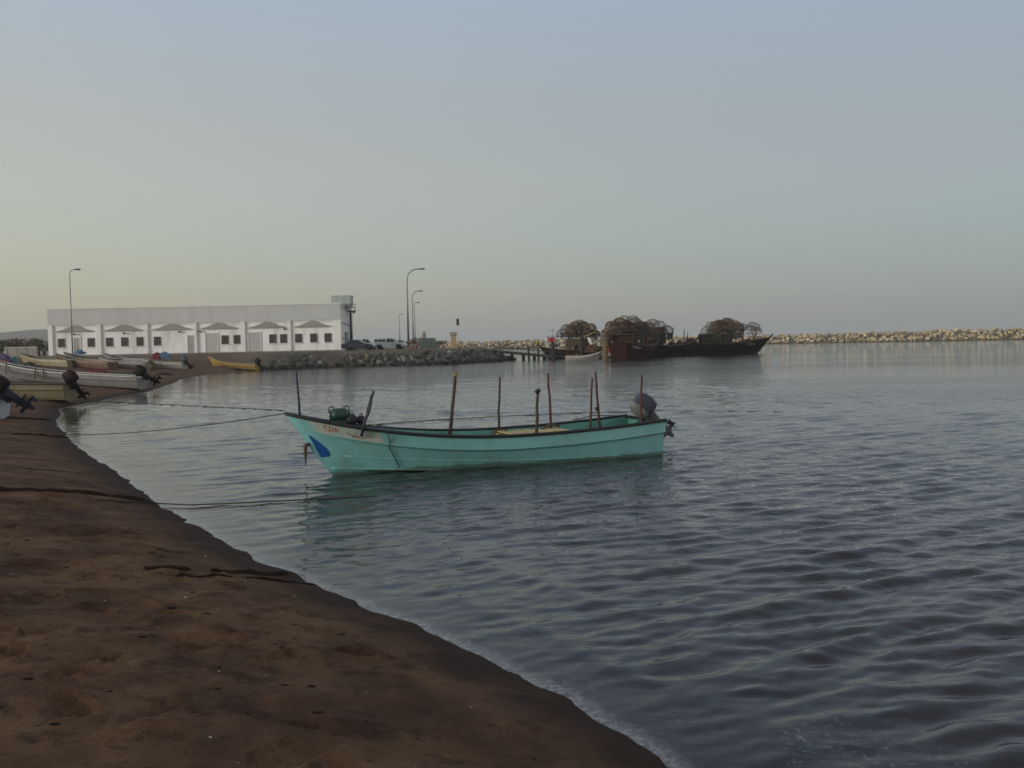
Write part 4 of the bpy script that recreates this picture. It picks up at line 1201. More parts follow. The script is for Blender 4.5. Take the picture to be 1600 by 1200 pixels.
# ================================================================== THE HARBOUR YARD
# ------------------------------------------------------------------ street lamps
def street_lamp(label, px, base_py, Y, H, arm, r=.11, side=1, zb=PLAT_Z):
    p = Q(px, base_py, Y)
    r_ = thing('street_lamp', label, 'street lamp', (p.x, Y, zb), group='curved lamp posts by the harbour yard')
    rad = min(1.5, arm * .75)
    pts = [(0, 0, 0), (0, 0, H * .5), (0, 0, H - rad * 1.1)]
    for k in range(1, 9):
        a = k / 8 * math.pi / 2 * .95
        pts.append((side * rad * (1 - math.cos(a)), 0, H - rad * 1.1 + rad * 1.1 * math.sin(a)))
    pts.append((side * arm, 0, H + .02))
    rs_ = [r * 1.15, r * .9, r * .72] + [r * .6] * 9
    MB().tube(pts, rs_, 8).build('pole', M['galv'], r_, smooth=True)
    MB().lathe([(.02, 0), (.24, 0), (.24, .04), (.17, .10), (.16, .5), (.1, .55)], n=10).build('base', M['concrete'], r_)
    q = MB(); x0 = side * (arm - .05)
    q.loft([[(x0 + side * u, v * w, H + z) for v, z in ((-1, .02), (-.8, .12), (.8, .12), (1, .02), (.6, -.08), (-.6, -.08))] for u, w in ((0, .07), (.12, .15), (.5, .19), (.72, .12))])
    hd = q.build('lamp_head', M['galvdark'], r_)
    MB().box((x0 + side * .38, 0, H - .09), (.42, .2, .05)).build('lens', M['carlight'], hd)
    return r_
street_lamp('tall curved lamp post nearest the white pickup, biggest of the row', 638.5, 545, 145, 12.0, 2.05, .14)
street_lamp('second curved lamp post just behind the tallest one', 646, 545, 204, 12.0, 1.6, .15)
street_lamp('third lamp post of the row with a short arm', 649, 545, 258, 12.0, .9, .15)
street_lamp('distant lamp post rising behind the white pickup\'s cab', 625, 545, 352, 12.0, .5, .2)
street_lamp('thin lamp post standing before the end bay of the white building', 113.5, 552, 133.5, 12.0, .85, .10)

# floodlight mast by the building's end wall
p = Q(549, 545, 143)
fm = thing('floodlight_mast', 'dark floodlight mast with a small railed platform beside the building\'s end', 'mast', (p.x, 143, PLAT_Z))
Hm = Q(549, 486, 143).z - PLAT_Z
MB().tube([(0, 0, 0), (0, 0, Hm)], [.22, .15], 10).build('pole', M['galvdark'], fm, smooth=True)
MB().box((0, 0, Hm), (1.55, 1.2, .14)).build('platform', M['galvdark'], fm)
q = MB()
for x in (-.72, 0, .72):
    for y in (-.55, .55): q.tube([(x, y, Hm), (x, y, Hm + 1.0)], .025, 5)
for z in (.5, 1.0):
    for y in (-.55, .55): q.tube([(-.72, y, Hm + z), (.72, y, Hm + z)], .022, 5)
    for x in (-.72, .72): q.tube([(x, -.55, Hm + z), (x, .55, Hm + z)], .022, 5)
q.build('railing', M['galvdark'], fm)
for x in (-.6, .62):
    bevel(MB().box((x, -.68, Hm - .22), (.34, .2, .3)).build('floodlight', M['lampblack'], fm), .03, 1)
q = MB(); q.tube([(.24, .1, .3), (.24, .1, Hm)], .02, 5); q.tube([(.24, -.2, .3), (.24, -.2, Hm)], .02, 5)
for k in range(18): q.tube([(.24, .1, .5 + k * Hm / 19), (.24, -.2, .5 + k * Hm / 19)], .014, 4)
q.build('ladder', M['galvdark'], fm)

# ------------------------------------------------------------------ vehicles (x forward)
def wheels(root, xs, track, r):
    for x in xs:
        for s in (-1, 1):
            w = part('wheel', root, (x, s * track, r), (R(90), 0, 0))
            MB().lathe([(r * .62, -.10), (r * .95, -.11), (r, -.07), (r, .07), (r * .95, .11), (r * .62, .10)], n=18).build('tyre', M['tyre'], w, smooth=True)
            MB().lathe([(.03, -.08), (r * .6, -.085), (r * .63, 0), (r * .6, .085), (.03, .08)], n=14).build('rim', M['rim'], w)
def body_loft(prof_top, prof_bot, halfw, top_in, n):
    """upper and lower side profiles as functions of x"""
def vehicle(kind, label, px, Y, head, paint, canopy=False):
    p = Q(px, 545, Y)
    r_ = thing('pickup_truck' if kind == 'pickup' else 'parked_car', label, 'pickup' if kind == 'pickup' else 'car', (p.x, Y, PLAT_Z + .01), R(head), group='vehicles parked beside the building')
    if kind == 'pickup':
        L, W, wr_, xs = 5.1, .88, .37, (.95, 4.05)
        low = [(.0, .55), (.05, .95), (.0, 1.02), (2.05, 1.04), (2.1, 1.06), (3.55, 1.08), (4.6, 1.02), (4.98, .88), (5.1, .7), (5.08, .42), (4.55, .35), (4.50, .60), (4.28, .80), (3.82, .80), (3.60, .60), (3.55, .33), (1.45, .33), (1.40, .60), (1.18, .80), (.72, .80), (.50, .60), (.45, .45), (.05, .45)]
        cab = [(2.0, 1.05), (2.12, 1.70), (2.35, 1.78), (3.10, 1.77), (3.75, 1.08)]
    else:
        L, W, wr_, xs = 4.7, .86, .33, (.92, 3.72)
        low = [(.0, .6), (.06, .92), (.25, 1.0), (1.0, 1.02), (3.4, .98), (4.3, .86), (4.62, .70), (4.7, .5), (4.62, .28), (4.15, .25), (4.1, .52), (3.9, .70), (3.52, .70), (3.33, .52), (3.28, .22), (1.35, .22), (1.30, .52), (1.12, .70), (.72, .70), (.54, .52), (.5, .28), (.06, .32)]
        cab = [(.55, 1.0), (1.25, 1.42), (1.6, 1.47), (2.5, 1.45), (3.25, .99)]
    x0 = -L / 2
    q = MB()
    q.prism([(x + x0, z) for x, z in low], -W, W)
    bevel(q.build('body', M[paint], r_), .05, 2)
    def green(c, m, name, win=True):
        cx = [(x + x0, z) for x, z in c]; zmin, zmax = min(z for _, z in c), max(z for _, z in c)
        q = MB(); n_ = len(cx); hw = [W - .02 - .16 * (z - zmin) / (zmax - zmin) for _, z in cx]
        q.add([(x, -h_, z) for (x, z), h_ in zip(cx, hw)] + [(x, h_, z) for (x, z), h_ in zip(cx, hw)],
              [tuple(range(n_)), tuple(reversed(range(n_, 2 * n_)))] + [((i + 1) % n_, i, n_ + i, n_ + (i + 1) % n_) for i in range(n_)])
        return bevel(q.build(name, m, r_), .04, 2), cx, zmin, zmax
    _, cx, zmin, zmax = green(cab, M[paint], 'cab')
    def side_win(pts, name='side_window'):
        for s in (-1, 1):
            v = [(x + x0, s * (W - .02 - .16 * (z - zmin) / (zmax - zmin) + .012), z) for x, z in pts]
            MB().add(v, [tuple(range(len(v)))] ).build(name, M['carglass'], r_)
    def slab_win(a, b2, name):
        (xa, za), (xb, zb_) = a, b2
        d = Vector((zb_ - za, 0, -(xb - xa))).normalized() * .015
        if d.x * (1 if (xa + xb) / 2 > L / 2 else -1) < 0: d = -d
        wa = W - .10 - .16 * (za - zmin) / (zmax - zmin); wb = W - .10 - .16 * (zb_ - zmin) / (zmax - zmin)
        MB().add([(xa + x0 + d.x, -wa, za + d.z), (xa + x0 + d.x, wa, za + d.z), (xb + x0 + d.x, wb, zb_ + d.z), (xb + x0 + d.x, -wb, zb_ + d.z)], [(0, 1, 2, 3)]).build(name, M['carglass'], r_)
    if kind == 'pickup':
        side_win([(2.14, 1.16), (2.22, 1.62), (2.36, 1.68), (2.72, 1.68), (2.72, 1.14)]); side_win([(2.80, 1.14), (2.80, 1.68), (3.06, 1.66), (3.52, 1.14)])
        slab_win((3.68, 1.14), (3.16, 1.70), 'windscreen')
        if canopy:
            green([(.08, 1.05), (.12, 1.66), (.25, 1.74), (1.98, 1.74), (1.98, 1.05)], M[paint], 'bed_canopy')
            zmin, zmax = 1.05, 1.74
            for a in (.22, .82, 1.42): side_win([(a, 1.24), (a, 1.56), (a + .5, 1.56), (a + .5, 1.24)], 'canopy_window')
        else:
            MB().box((1.03 + x0, 0, 1.045), (1.75, 2 * W - .25, .02)).build('bed', M['tyre'], r_)
    else:
        side_win([(.88, 1.06), (1.30, 1.36), (1.62, 1.41), (2.0, 1.41), (2.0, 1.05)]); side_win([(2.08, 1.05), (2.08, 1.41), (2.46, 1.39), (3.0, 1.04)])
        slab_win((3.17, 1.04), (2.60, 1.40), 'windscreen'); slab_win((.66, 1.06), (1.20, 1.38), 'rear_window')
    for s in (-1, 1):
        MB().box((L / 2 - .10, s * (W - .2), .78 if kind == 'pickup' else .66), (.16, .34, .16)).build('headlight', M['carlight'], r_)
        MB().box((-L / 2 + .01, s * (W - .12), .84 if kind == 'pickup' else .80), (.08, .18, .22)).build('tail_light', M['cartail'], r_)
        MB().box(((3.35 if kind == 'pickup' else 2.95) + x0, s * (W + .10), 1.15 if kind == 'pickup' else 1.02), (.10, .20, .16)).build('mirror', M[paint], r_)
    MB().box((L / 2 - .02, 0, .48), (.12, 2 * W - .1, .16)).build('bumper', M['galvdark'], r_)
    wheels(r_, [x + x0 for x in xs], W - .10, wr_)
    return r_
vehicle('car', 'dark blue car parked in front of the building\'s end corner', 561, 135.2, -3, 'cardark')
vehicle('pickup', 'white pickup half hidden behind the dark blue car', 570, 156, 8, 'carwhite', canopy=True)
wp = vehicle('pickup', 'white pickup with a covered bed, standing clear of the dark car', 610, 152, -6, 'carwhite', canopy=True)
q = MB()
for k, w in enumerate((.10, .16, .08, .14)): q.box((.35 + k * .17, -.897, .80), (w, .012, .10))
q.build('door_lettering', M['cardark'], wp)

# ------------------------------------------------------------------ yard furniture
def Qz(px, Y): return Q(px, 545, Y).x
c0 = thing('steel_container', 'grey green steel container behind the lamp posts', 'container', ((Qz(656, 165) + Qz(679, 165)) / 2, 166, PLAT_Z))
cw = (Qz(679, 165) - Qz(656, 165))
hc = Q(667, 529, 165).z - PLAT_Z
q = MB(); q.box((0, 0, hc / 2), (cw, 2.4, hc)); q.build('body', M['containergrey'], c0)
for k in range(5): MB().box((-cw / 2 + cw * (k + .5) / 5, -1.23, hc / 2), (cw / 5 * .7, .06, hc * .9)).build('panel', M['containergrey'], c0)
MB().box((0, 0, hc + .04), (cw + .08, 2.5, .08)).build('lid', M['containergrey'], c0)
t0 = thing('water_cylinder', 'small white cylinder tank standing on the steel container', 'water tank', (Qz(660.5, 165), 166, PLAT_Z + hc + .09))
q = MB(); q.lathe([(.05, 0), (.52, 0), (.55, .06), (.55, .95), (.50, 1.08), (.2, 1.18), (.02, 1.2)], n=18); q.build('body', M['whitehull'], t0, smooth=True)
MB().lathe([(.05, 1.17), (.2, 1.18), (.2, 1.28), (.03, 1.3)], n=12).build('cap', M['whitetrim'], t0)
for i, (px, lab) in enumerate(((637.5, 'rusty red bollard at the tall lamp post\'s foot'), (642, 'rusty red bollard between the first two lamp posts'), (647.5, 'rusty red bollard furthest from the pickup'))):
    bo = thing('bollard', lab, 'bollard', (Qz(px, 150) + .25, 150, PLAT_Z), group='red bollards beside the lamp posts')
    MB().lathe([(.02, 0), (.14, 0), (.13, .05), (.11, .08), (.11, .95), (.13, .97), (.12, 1.06), (.02, 1.10)], n=10).build('post', M['redtip'], bo)
    MB().lathe([(.114, .62), (.118, .63), (.118, .8), (.114, .81)], n=10).build('band', M['whitetrim'], bo)
# tan pillar at the root of the jetty
pp = thing('tan_pillar', 'tan rendered pillar with a flared cap at the jetty\'s landward end', 'pillar', (Qz(709, 140), 140, PLAT_Z - .05))
ph_ = Q(709, 519, 140).z - PLAT_Z
q = MB(); q.loft([[(sx * w, sy * w, z) for sx, sy in ((-1, -1), (1, -1), (1, 1), (-1, 1))] for w, z in ((.52, 0), (.46, .15), (.38, .9), (.33, ph_ - .55))]); q.build('shaft', M['tanpillar'], pp)
q = MB(); q.loft([[(sx * w, sy * w, z) for sx, sy in ((-1, -1), (1, -1), (1, 1), (-1, 1))] for w, z in ((.34, ph_ - .549), (.48, ph_ - .35), (.50, ph_), (.40, ph_ + .06))]); q.build('cap', M['concrete'], pp)
MB().box((0, -.02, .08), (1.25, 1.2, .2)).build('foot', M['tanpillar'], pp)
# slim pole with a dark signal head
sp_ = thing('signal_pole', 'slim pale pole topped by a black signal head', 'signal', (Qz(716, 142), 142, PLAT_Z))
hs = Q(715, 503, 142).z - PLAT_Z
MB().tube([(0, 0, 0), (0, 0, hs)], [.045, .035], 8).build('pole', M['shutter'], sp_, smooth=True)
q = MB(); q.lathe([(.05, -.5), (.20, -.48), (.22, -.3), (.22, .35), (.16, .45), (.05, .5)], (0, 0, hs), 10); hd = q.build('signal_head', M['lampblack'], sp_, smooth=False)
MB().lathe([(.01, .5), (.08, .52), (.06, .66), (.01, .68)], (0, 0, hs), 8).build('lens', M['carlight'], hd)
# dry shrubs between lamps and pillar
def leaf_crown(q, c, rx, ry, rz_, n_, size, rnd):
    for k in range(n_):
        while True:
            u = Vector((rnd.uniform(-1, 1), rnd.uniform(-1, 1), rnd.uniform(-1, 1)))
            if u.length < 1: break
        if u.length < .35 and rnd.random() < .7: u = u.normalized() * rnd.uniform(.5, 1)
        g = mnoise.noise(u * 2.2 + Vector(c) * .37)
        if g < -.12: continue
        p = Vector(c) + Vector((u.x * rx, u.y * ry, u.z * rz_)) * (1 + .25 * g)
        a = rnd.uniform(0, 6.28); e = rnd.uniform(-.8, .8); s_ = size * rnd.uniform(.6, 1.4)
        d = Vector((math.cos(a) * math.cos(e), math.sin(a) * math.cos(e), math.sin(e))); w = d.cross(Vector((rnd.gauss(0, 1), rnd.gauss(0, 1), rnd.gauss(0, 1)))).normalized()
        q.add([p - d * s_, p + w * s_ * .4, p + d * s_, p - w * s_ * .4], [(0, 1, 2, 3)])
def bush(name, label, px, Y, H, W, m, seed, zb=None, trunk=.5, leaf=.16, cnt_=1500):
    rnd = random.Random(seed); x = Q(px, 548, Y).x; z = ground_z(x, Y) if zb is None else zb
    r_ = thing(name, label, 'tree' if 'tree' in name else 'shrub', (x, Y, z - .05))
    q = MB(); tips = []
    for k in range(6):
        a = k * 1.05 + rnd.uniform(-.3, .3); l_ = rnd.uniform(.3, .48) * W
        tip_ = Vector((math.cos(a) * l_, math.sin(a) * l_, H * rnd.uniform(.5, .8)))
        q.tube([(0, 0, 0), (math.cos(a) * l_ * .15, math.sin(a) * l_ * .15, H * trunk * .6), tip_ * .7 + Vector((0, 0, H * .05)), tip_], [.14 * H / 3, .10 * H / 3, .05 * H / 3, .02], 6)
        tips.append(tip_)
    q.build('trunk', M['bark'], r_)
    q = MB()
    for t_ in tips: leaf_crown(q, t_, W * .26, W * .26, H * .22, cnt_ // 8, leaf, rnd)
    leaf_crown(q, (0, 0, H * .72), W * .38, W * .38, H * .28, cnt_ // 4, leaf, rnd)
    q.build('crown', M[m], r_)
    return r_
bush('dry_shrub', 'sparse dry shrub between the tall lamp post and the container', 651, 168, 2.0, 2.6, 'leafbrown', 21, PLAT_Z, leaf=.14, cnt_=700)
bush('dry_shrub', 'low dry shrub behind the white pickup\'s bonnet', 630, 172, 1.7, 2.6, 'leafbrown', 22, PLAT_Z, leaf=.14, cnt_=700)
bush('dry_shrub', 'dark low shrub growing past the container', 685, 185, 1.5, 2.6, 'leafolive', 23, PLAT_Z, leaf=.14, cnt_=700)
# trees and wall at the far end of the beach
def palm(label, px, Y, H, seed, nfr=26, Lf=2.6):
    rnd = random.Random(seed); x = Q(px, 548, Y).x; z = ground_z(x, Y)
    r_ = thing('date_palm', label, 'palm', (x, Y, z - .05))
    MB().tube([(0, 0, 0), (.06, 0, H * .4), (.02, .05, H * .7), (0, 0, H)], [.28, .22, .2, .24], 10).build('trunk', M['bark'], r_)
    q = MB()
    for k in range(nfr):
        a = k * 2.4; el = rnd.uniform(-.1, 1.25); Lk = Lf * rnd.uniform(.8, 1.1); pts = []
        d = Vector((math.cos(a), math.sin(a), 0))
        for j in range(9):
            f = j / 8; pts.append(Vector((0, 0, H)) + d * Lk * f * math.cos(el) * (1 - .12 * f) + Vector((0, 0, Lk * (f * math.sin(el) - .55 * f * f))))
        q.tube(pts, [.03 * (1 - .8 * j / 8) for j in range(9)], 4)
        sd = Vector((-d.y, d.x, 0))
        for j in range(1, 34):
            f = j / 34 * 8; i = min(7, int(f)); p = pts[i].lerp(pts[i + 1], f - i); t_ = (pts[i + 1] - pts[i]).normalized(); ll = .42 * math.sin(math.pi * (.12 + .85 * j / 34)) + .08
            for s in (-1, 1):
                e_ = p + (sd * s * .8 + t_ * .7 + Vector((0, 0, -.25 + rnd.uniform(-.2, .2)))) * ll
                q.add([p - t_ * .03, p + t_ * .03, e_], [(0, 1, 2)])
    q.build('crown', M['leafolive'], r_)
palm('short date palm beside the white building\'s end corner', 60, 168, 2.0, 31, Lf=2.8)
palm('bushy date palm nearest the picture edge', 18, 175, 1.6, 32, nfr=22, Lf=2.6)
bush('thorn_tree', 'brown thorn tree between the two palms', 38, 178, 3.4, 5.0, 'leafbrown', 33, leaf=.2, cnt_=1800)
bush('thorn_tree', 'dark thorn tree against the white building\'s end', 69, 160, 2.6, 3.2, 'leafolive', 34, leaf=.16, cnt_=1500)
bush('thorn_tree', 'yellowish thorn tree cut by the picture edge', 1, 165, 3.0, 3.0, 'leafolive', 35, leaf=.18, cnt_=1500)
xa, xb = Q(10, 548, 140).x, Q(56, 548, 140).x
wz = ground_z((xa + xb) / 2, 140)
lw = thing('low_wall', 'low pale boundary wall below the palms', 'wall', (xa, 140, wz - .1))
q = MB(); q.box(((xb - xa) / 2, 0, .75), (xb - xa, .25, 1.5)); q.build('panel', M['concrete'], lw)
for k in range(4): MB().box(((xb - xa) * k / 3, 0, .83), (.4, .36, 1.66)).build('post', M['concrete'], lw)
MB().box(((xb - xa) / 2, 0, 1.535), (xb - xa - .41, .34, .07)).build('coping', M['whitetrim'], lw)

# ------------------------------------------------------------------ gangway, pontoon and piles
def J(px, py, Y): return Q(px, py, Y)
ja, jb = J(766, 547.0, 148), J(872, 556.5, 141)
gw = thing('gangway', 'sloping dark gangway from the rock point down to the pontoon', 'gangway', ja)
v = jb - ja
sdv = Vector((-v.y, v.x, 0)).normalized() * .75
for k in range(16):
    a = v * (k / 16) ; b2 = v * ((k + .92) / 16)
    MB().beam(a, b2, 1.5, .07).build('plank', M['pile'], gw)
for s in (-1, 1):
    MB().beam(sdv * s * .95 + Vector((0, 0, -.16)), v + sdv * s * .95 + Vector((0, 0, -.16)), .12, .22).build('bearer', M['pile'], gw)
    q = MB()
    for k in range(0, 9):
        c = v * (k / 8) + sdv * s * .95; q.tube([c, c + Vector((0, 0, .55))], .03, 5)
    q.tube([sdv * s * .95 + Vector((0, 0, .55)), v + sdv * s * .95 + Vector((0, 0, .55))], .03, 5)
    q.build('railing', M['galvdark'], gw)
for f in (.33, .5, .66, .8):
    c = v * f; MB().tube([c + Vector((0, 0, -.2)), (c.x, c.y, -ja.z - 1.0)], .24, 8).build('support_pile', M['pile'], gw)
pn = thing('pontoon', 'low wooden pontoon deck where the dhows are tied up', 'pontoon', (jb.x - .5, jb.y + 1.6, 0))
for k in range(14): MB().box((.35 + k * .68, .3, .42), (.63, 2.4, .08)).build('plank', M['pilebrown'], pn)
for y in (-.7, 1.3): MB().box((4.8, y, .2), (9.6, .5, .4)).build('float', M['pile'], pn)
for i, (px, top, bot, Y, rad, mn, lab) in enumerate(((863.5, 528, 561, 139.5, .27, 'pile', 'dark mooring pile where the gangway meets the pontoon'), (909, 527, 560, 141.5, .32, 'pile', 'dark mooring pile behind the small white skiff'), (945.5, 531, 566.5, 133.0, .42, 'pilebrown', 'thick brown mooring pile in front of the red dhow\'s stern'),
                                                  (841, 545, 559, 142, .16, 'pile', 'short dark pile halfway down the gangway'), (826, 543, 558, 143, .16, 'pile', 'short dark pile nearer the rock point'))):
    a = Q(px, top, Y); 
    mp_ = thing('mooring_pile', lab, 'pile', (a.x, Y, 0), group='mooring piles by the jetty')
    MB().tube([(0, 0, -2), (.02, 0, 0), (0, 0.02, a.z * .6), (0, 0, a.z)], [rad * 1.05, rad * 1.05, rad, rad * .95], 10).build('post', M[mn], mp_, smooth=True)
    MB().lathe([(.01, 0), (rad * 1.06, 0), (rad * 1.0, .08), (.01, .14)], (0, 0, a.z), 10).build('cap', M['darkmetal'], mp_)

# ------------------------------------------------------------------ wooden dhows with stacked wire fish traps
class Dhow:
    def __init__(s, L, B, zs=2.5, zm=1.7, zb=3.2): s.L, s.B, s.zs, s.zm, s.zb = L, B, zs, zm, zb
    def sheer(s, t): return s.zm + (s.zs - s.zm) * max(0, (.45 - t) / .45) ** 1.6 + (s.zb - s.zm) * max(0, (t - .4) / .6) ** 2.0
    def pt(s, t, k, side):
        z = (-.9 + .3 * t, .0, .55 * s.sheer(t), s.sheer(t))[k]
        f = (.05, .74, .93, 1.0)[k]; pw = (2.0, 2.2, 2.6, 3.0)[k]
        b = s.B / 2 * f * max(0, 1 - t ** pw) ** .85 * (.62 + .38 * min(1, t / .3) ** .8) + .03
        zz = (-.6, 0, .55 * s.zb, s.zb)[k]
        return Vector((t * (s.L + (zz * .95 if zz > 0 else zz * .6)) - (.25 * max(0, z) * (1 - t) ** 6), b * side, z))
def dhow(label, px, py, Y, head, L, B, hullm, roof=(.06, .46), roofz=3.3, posts=(), awn=None, cabin=True, zs=2.5, zm=1.7, zb=3.2, letters=False):
    p = Q(px, py, Y)
    r_ = thing('fishing_dhow', label, 'dhow', (p.x, Y, 0), R(head), group='wooden dhows moored together')
    D = Dhow(L, B, zs, zm, zb); T = ts(22); q = MB()
    for s in (1, -1): q.loft([[D.pt(t, k, s) for k in range(4)] for t in T], closed=False, cap0=False, cap1=False)
    pr = [D.pt(0, k, 1) for k in (3, 2, 1, 0)] + [D.pt(0, k, -1) for k in (0, 1, 2, 3)]; q.add(pr, [tuple(range(8))])
    sharp(q.build('hull', hullm, r_), 30)
    q = MB(); q.loft([[(p_.x, p_.y * .96, p_.z - .55), (p2.x, p2.y * .96, p2.z - .55)] for p_, p2 in ((D.pt(t, 3, 1), D.pt(t, 3, -1)) for t in T if t < .97)], closed=False, cap0=False, cap1=False); q.build('deck', M['dhowwood'], r_)
    for s in (1, -1):
        MB().tube([D.pt(t, 3, s) + Vector((0, 0, .03)) for t in T], .09, 6).build('rail', M['dhowwood'], r_, smooth=True)
        MB().tube([D.pt(t, 2, s) + Vector((0, .02 * s, 0)) for t in T], .07, 6).build('rubbing_strake', M['dhowdark'], r_, smooth=True)
    a = D.pt(1, 1, 1); b2 = D.pt(1, 3, 1)
    MB().tube([(a.x - .1, 0, -.4), (b2.x, 0, b2.z), (b2.x + .55, 0, b2.z + .55)], [.16, .14, .10], 8).build('stem_post', M['dhowdark'], r_)
    # open shelter: roof on posts, wheelhouse under it
    x0, x1 = roof[0] * L, roof[1] * L
    zd = D.sheer((roof[0] + roof[1]) / 2) - .55
    wd_ = B * .40
    bevel(MB().box(((x0 + x1) / 2, 0, roofz), (x1 - x0, B * .92, .14)).build('shelter_roof', M['dhowroof'], r_), .04, 1)
    for f in (0.02, .35, .68, .98):
        for s in (-1, 1): MB().tube([(x0 + (x1 - x0) * f, s * B * .42, zd), (x0 + (x1 - x0) * f, s * B * .42, roofz - .07)], .06, 6).build('shelter_post', M['dhowwood'], r_)
    for s in (-1, 1):
        for k in range(4):
            fa = x0 + (x1 - x0) * (k + .03) / 4; fb = x0 + (x1 - x0) * (k + .97) / 4; dr_ = random.uniform(.35, .95) * (roofz - zd - .1)
            q = MB(); q.loft([[(fa + (fb - fa) * u, s * (B * .44 + .05 * math.sin(u * 17 + k)), roofz - .08 - dr_ * v_ * (1 + .1 * math.sin(u * 7 + k * 2))) for u in np.linspace(0, 1, 12)] for v_ in (0, .5, 1)], closed=False, cap0=False, cap1=False)
            q.build('hanging_net', M[random.choice(('dhowroof', 'netgreen', 'netbrown', 'ropedark'))], r_)
    if cabin:
        cx_ = x0 + (x1 - x0) * .45; cl = (x1 - x0) * .5; chh = roofz - zd - .12
        MB().box((cx_, 0, zd + chh / 2), (cl, wd_ * 1.5, chh)).build('wheelhouse', M['dhowbrown'], r_)
        for s in (-1, 1):
            for k in range(3):
                MB().box((cx_ - cl / 2 + cl * (k + .5) / 3, s * (wd_ * .75 + .015), zd + chh * .66), (cl / 3 * .6, .04, chh * .36)).build('cabin_window', M['glass'], r_)
    for (t, y, h_, lean, rad) in posts:
        zb_ = D.sheer(t) - .5
        MB().tube([(t * L, y * B / 2, zb_), (t * L + lean * .5, y * B / 2 + .05, zb_ + h_ * .55), (t * L + lean, y * B / 2, zb_ + h_)], [rad, rad * .9, rad * .7], 7).build('deck_post', M['pile'], r_)
    if awn:
        xa_, xb_, za_ = awn
        MB().box(((xa_ + xb_) / 2 * L, 0, za_), ((xb_ - xa_) * L, B * .7, .08)).build('foredeck_awning', M['dhowroof'], r_)
        for f in (xa_ + .01, xb_ - .01):
            for s in (-1, 1): MB().tube([(f * L, s * B * .3, D.sheer(f) - .5), (f * L, s * B * .3, za_)], .05, 6).build('awning_post', M['dhowwood'], r_)
    if letters:
        q = MB()
        for k, (dx, dz, w, h_) in enumerate(((0, 0, .16, .05), (.02, .12, .05, .22), (.26, .05, .05, .3), (.42, .0, .22, .05), (.5, .14, .16, .05), (.72, .02, .05, .22), (.86, .0, .3, .05), (.95, .14, .05, .12))):
            t = (.10 * L + dx * 1.3) / L; p_ = D.pt(t, 3, letters) ; q.box((p_.x, p_.y + .02 * letters, p_.z - .55 + dz), (w * 1.3, .04, h_ * 1.3))
        q.build('painted_letters', M['whitetrim'], r_)
    return r_, D
# wire-frame dome fish trap
def trap_mesh(m, seed, Rr=1.15, Hh=1.15, nm=38, nr=13, th_=.058):
    rnd = random.Random(seed); q = MB(); secs = []
    for k in range(nr):
        f = k / nr; secs.append([(Rr * math.cos(f * math.pi / 2) ** .75 * math.cos(2 * math.pi * a / nm) * (1 + rnd.gauss(0, .008)), Rr * math.cos(f * math.pi / 2) ** .75 * math.sin(2 * math.pi * a / nm), Hh * math.sin(f * math.pi / 2)) for a in range(nm)])
    q.loft(secs, cap0=False, cap1=False); c = len(q.v); q.v.append((0, 0, Hh))
    for a in range(nm): q.f.append(((nr - 1) * nm + a, (nr - 1) * nm + (a + 1) % nm, c))
    me = q.mesh('trap', m)
    o = bpy.data.objects.new('tmp', me); COL.objects.link(o)
    md = o.modifiers.new('w', 'WIREFRAME'); md.thickness = th_; md.use_even_offset = False
    dg = bpy.context.evaluated_depsgraph_get(); out = bpy.data.meshes.new_from_object(o.evaluated_get(dg))
    bpy.data.objects.remove(o)
    out.materials.clear(); out.materials.append(m)
    return out
cage = trap_mesh(M['trapwire'], 1); cage2 = trap_mesh(M['trapgrey'], 2, nm=34, nr=11, th_=.035)
hoop = MB(); hoop.tube([(1.16 * math.cos(a), 1.16 * math.sin(a), .02) for a in np.linspace(0, 2 * math.pi, 25)], .03, 5)
fun = MB(); fun.loft([[(1.12 * math.cos(a_ * .5 - .4) * f + .0, .45 * (1.15 - f) * 0 + (a_ - .8) * .35 * f, .35 + .25 * math.sin(a_ * 2) * f) for a_ in np.linspace(0, 1.6, 6)] for f in (.45, .75, 1.0)], closed=False, cap0=False, cap1=False)
hoop1 = hoop.mesh('base_hoop', M['pile']); fun1 = fun.mesh('entrance_funnel', M['trapwire'])
def trap(label, group, loc, sc=1.0, grey=False, tilt=(0, 0), rz=0.0):
    r_ = thing('fish_trap', ('greyish ' if grey else 'rusty brown ') + label, 'fish trap', loc, rot=(tilt[0], tilt[1], rz), group=group + (', greyish ones' if grey else ', rusty ones'))
    r_.scale = (sc * random.uniform(.88, 1.12), sc * random.uniform(.88, 1.12), sc * random.uniform(.8, 1.1))
    place('cage', cage2 if grey else cage, r_); place('base_hoop', hoop1, r_); place('entrance_funnel', fun1, r_)
def traps_at(label, group, spots):
    for (px, py, Y, sc, gr2) in spots:
        p = Q(px, py, Y); trap(label, group, (p.x, Y, p.z), sc, gr2, (random.gauss(0, .16), random.gauss(0, .16)), random.uniform(0, 6.28))
    for k in range(int(len(spots) * .7)):           # more of them wedged in behind and between
        a = spots[k]; b_ = spots[min(k + 1, len(spots) - 1)]
        p = Q((a[0] + b_[0]) / 2 if abs(a[0] - b_[0]) < 16 else a[0], (a[1] + b_[1]) / 2 + 2 if abs(a[0] - b_[0]) < 16 else a[1] + 2, a[2] + 1.4)
        trap(label, group, (p.x, a[2] + 1.4, p.z), a[3] * .9, False, (random.gauss(0, .35), random.gauss(0, .35)), random.uniform(0, 6.28))

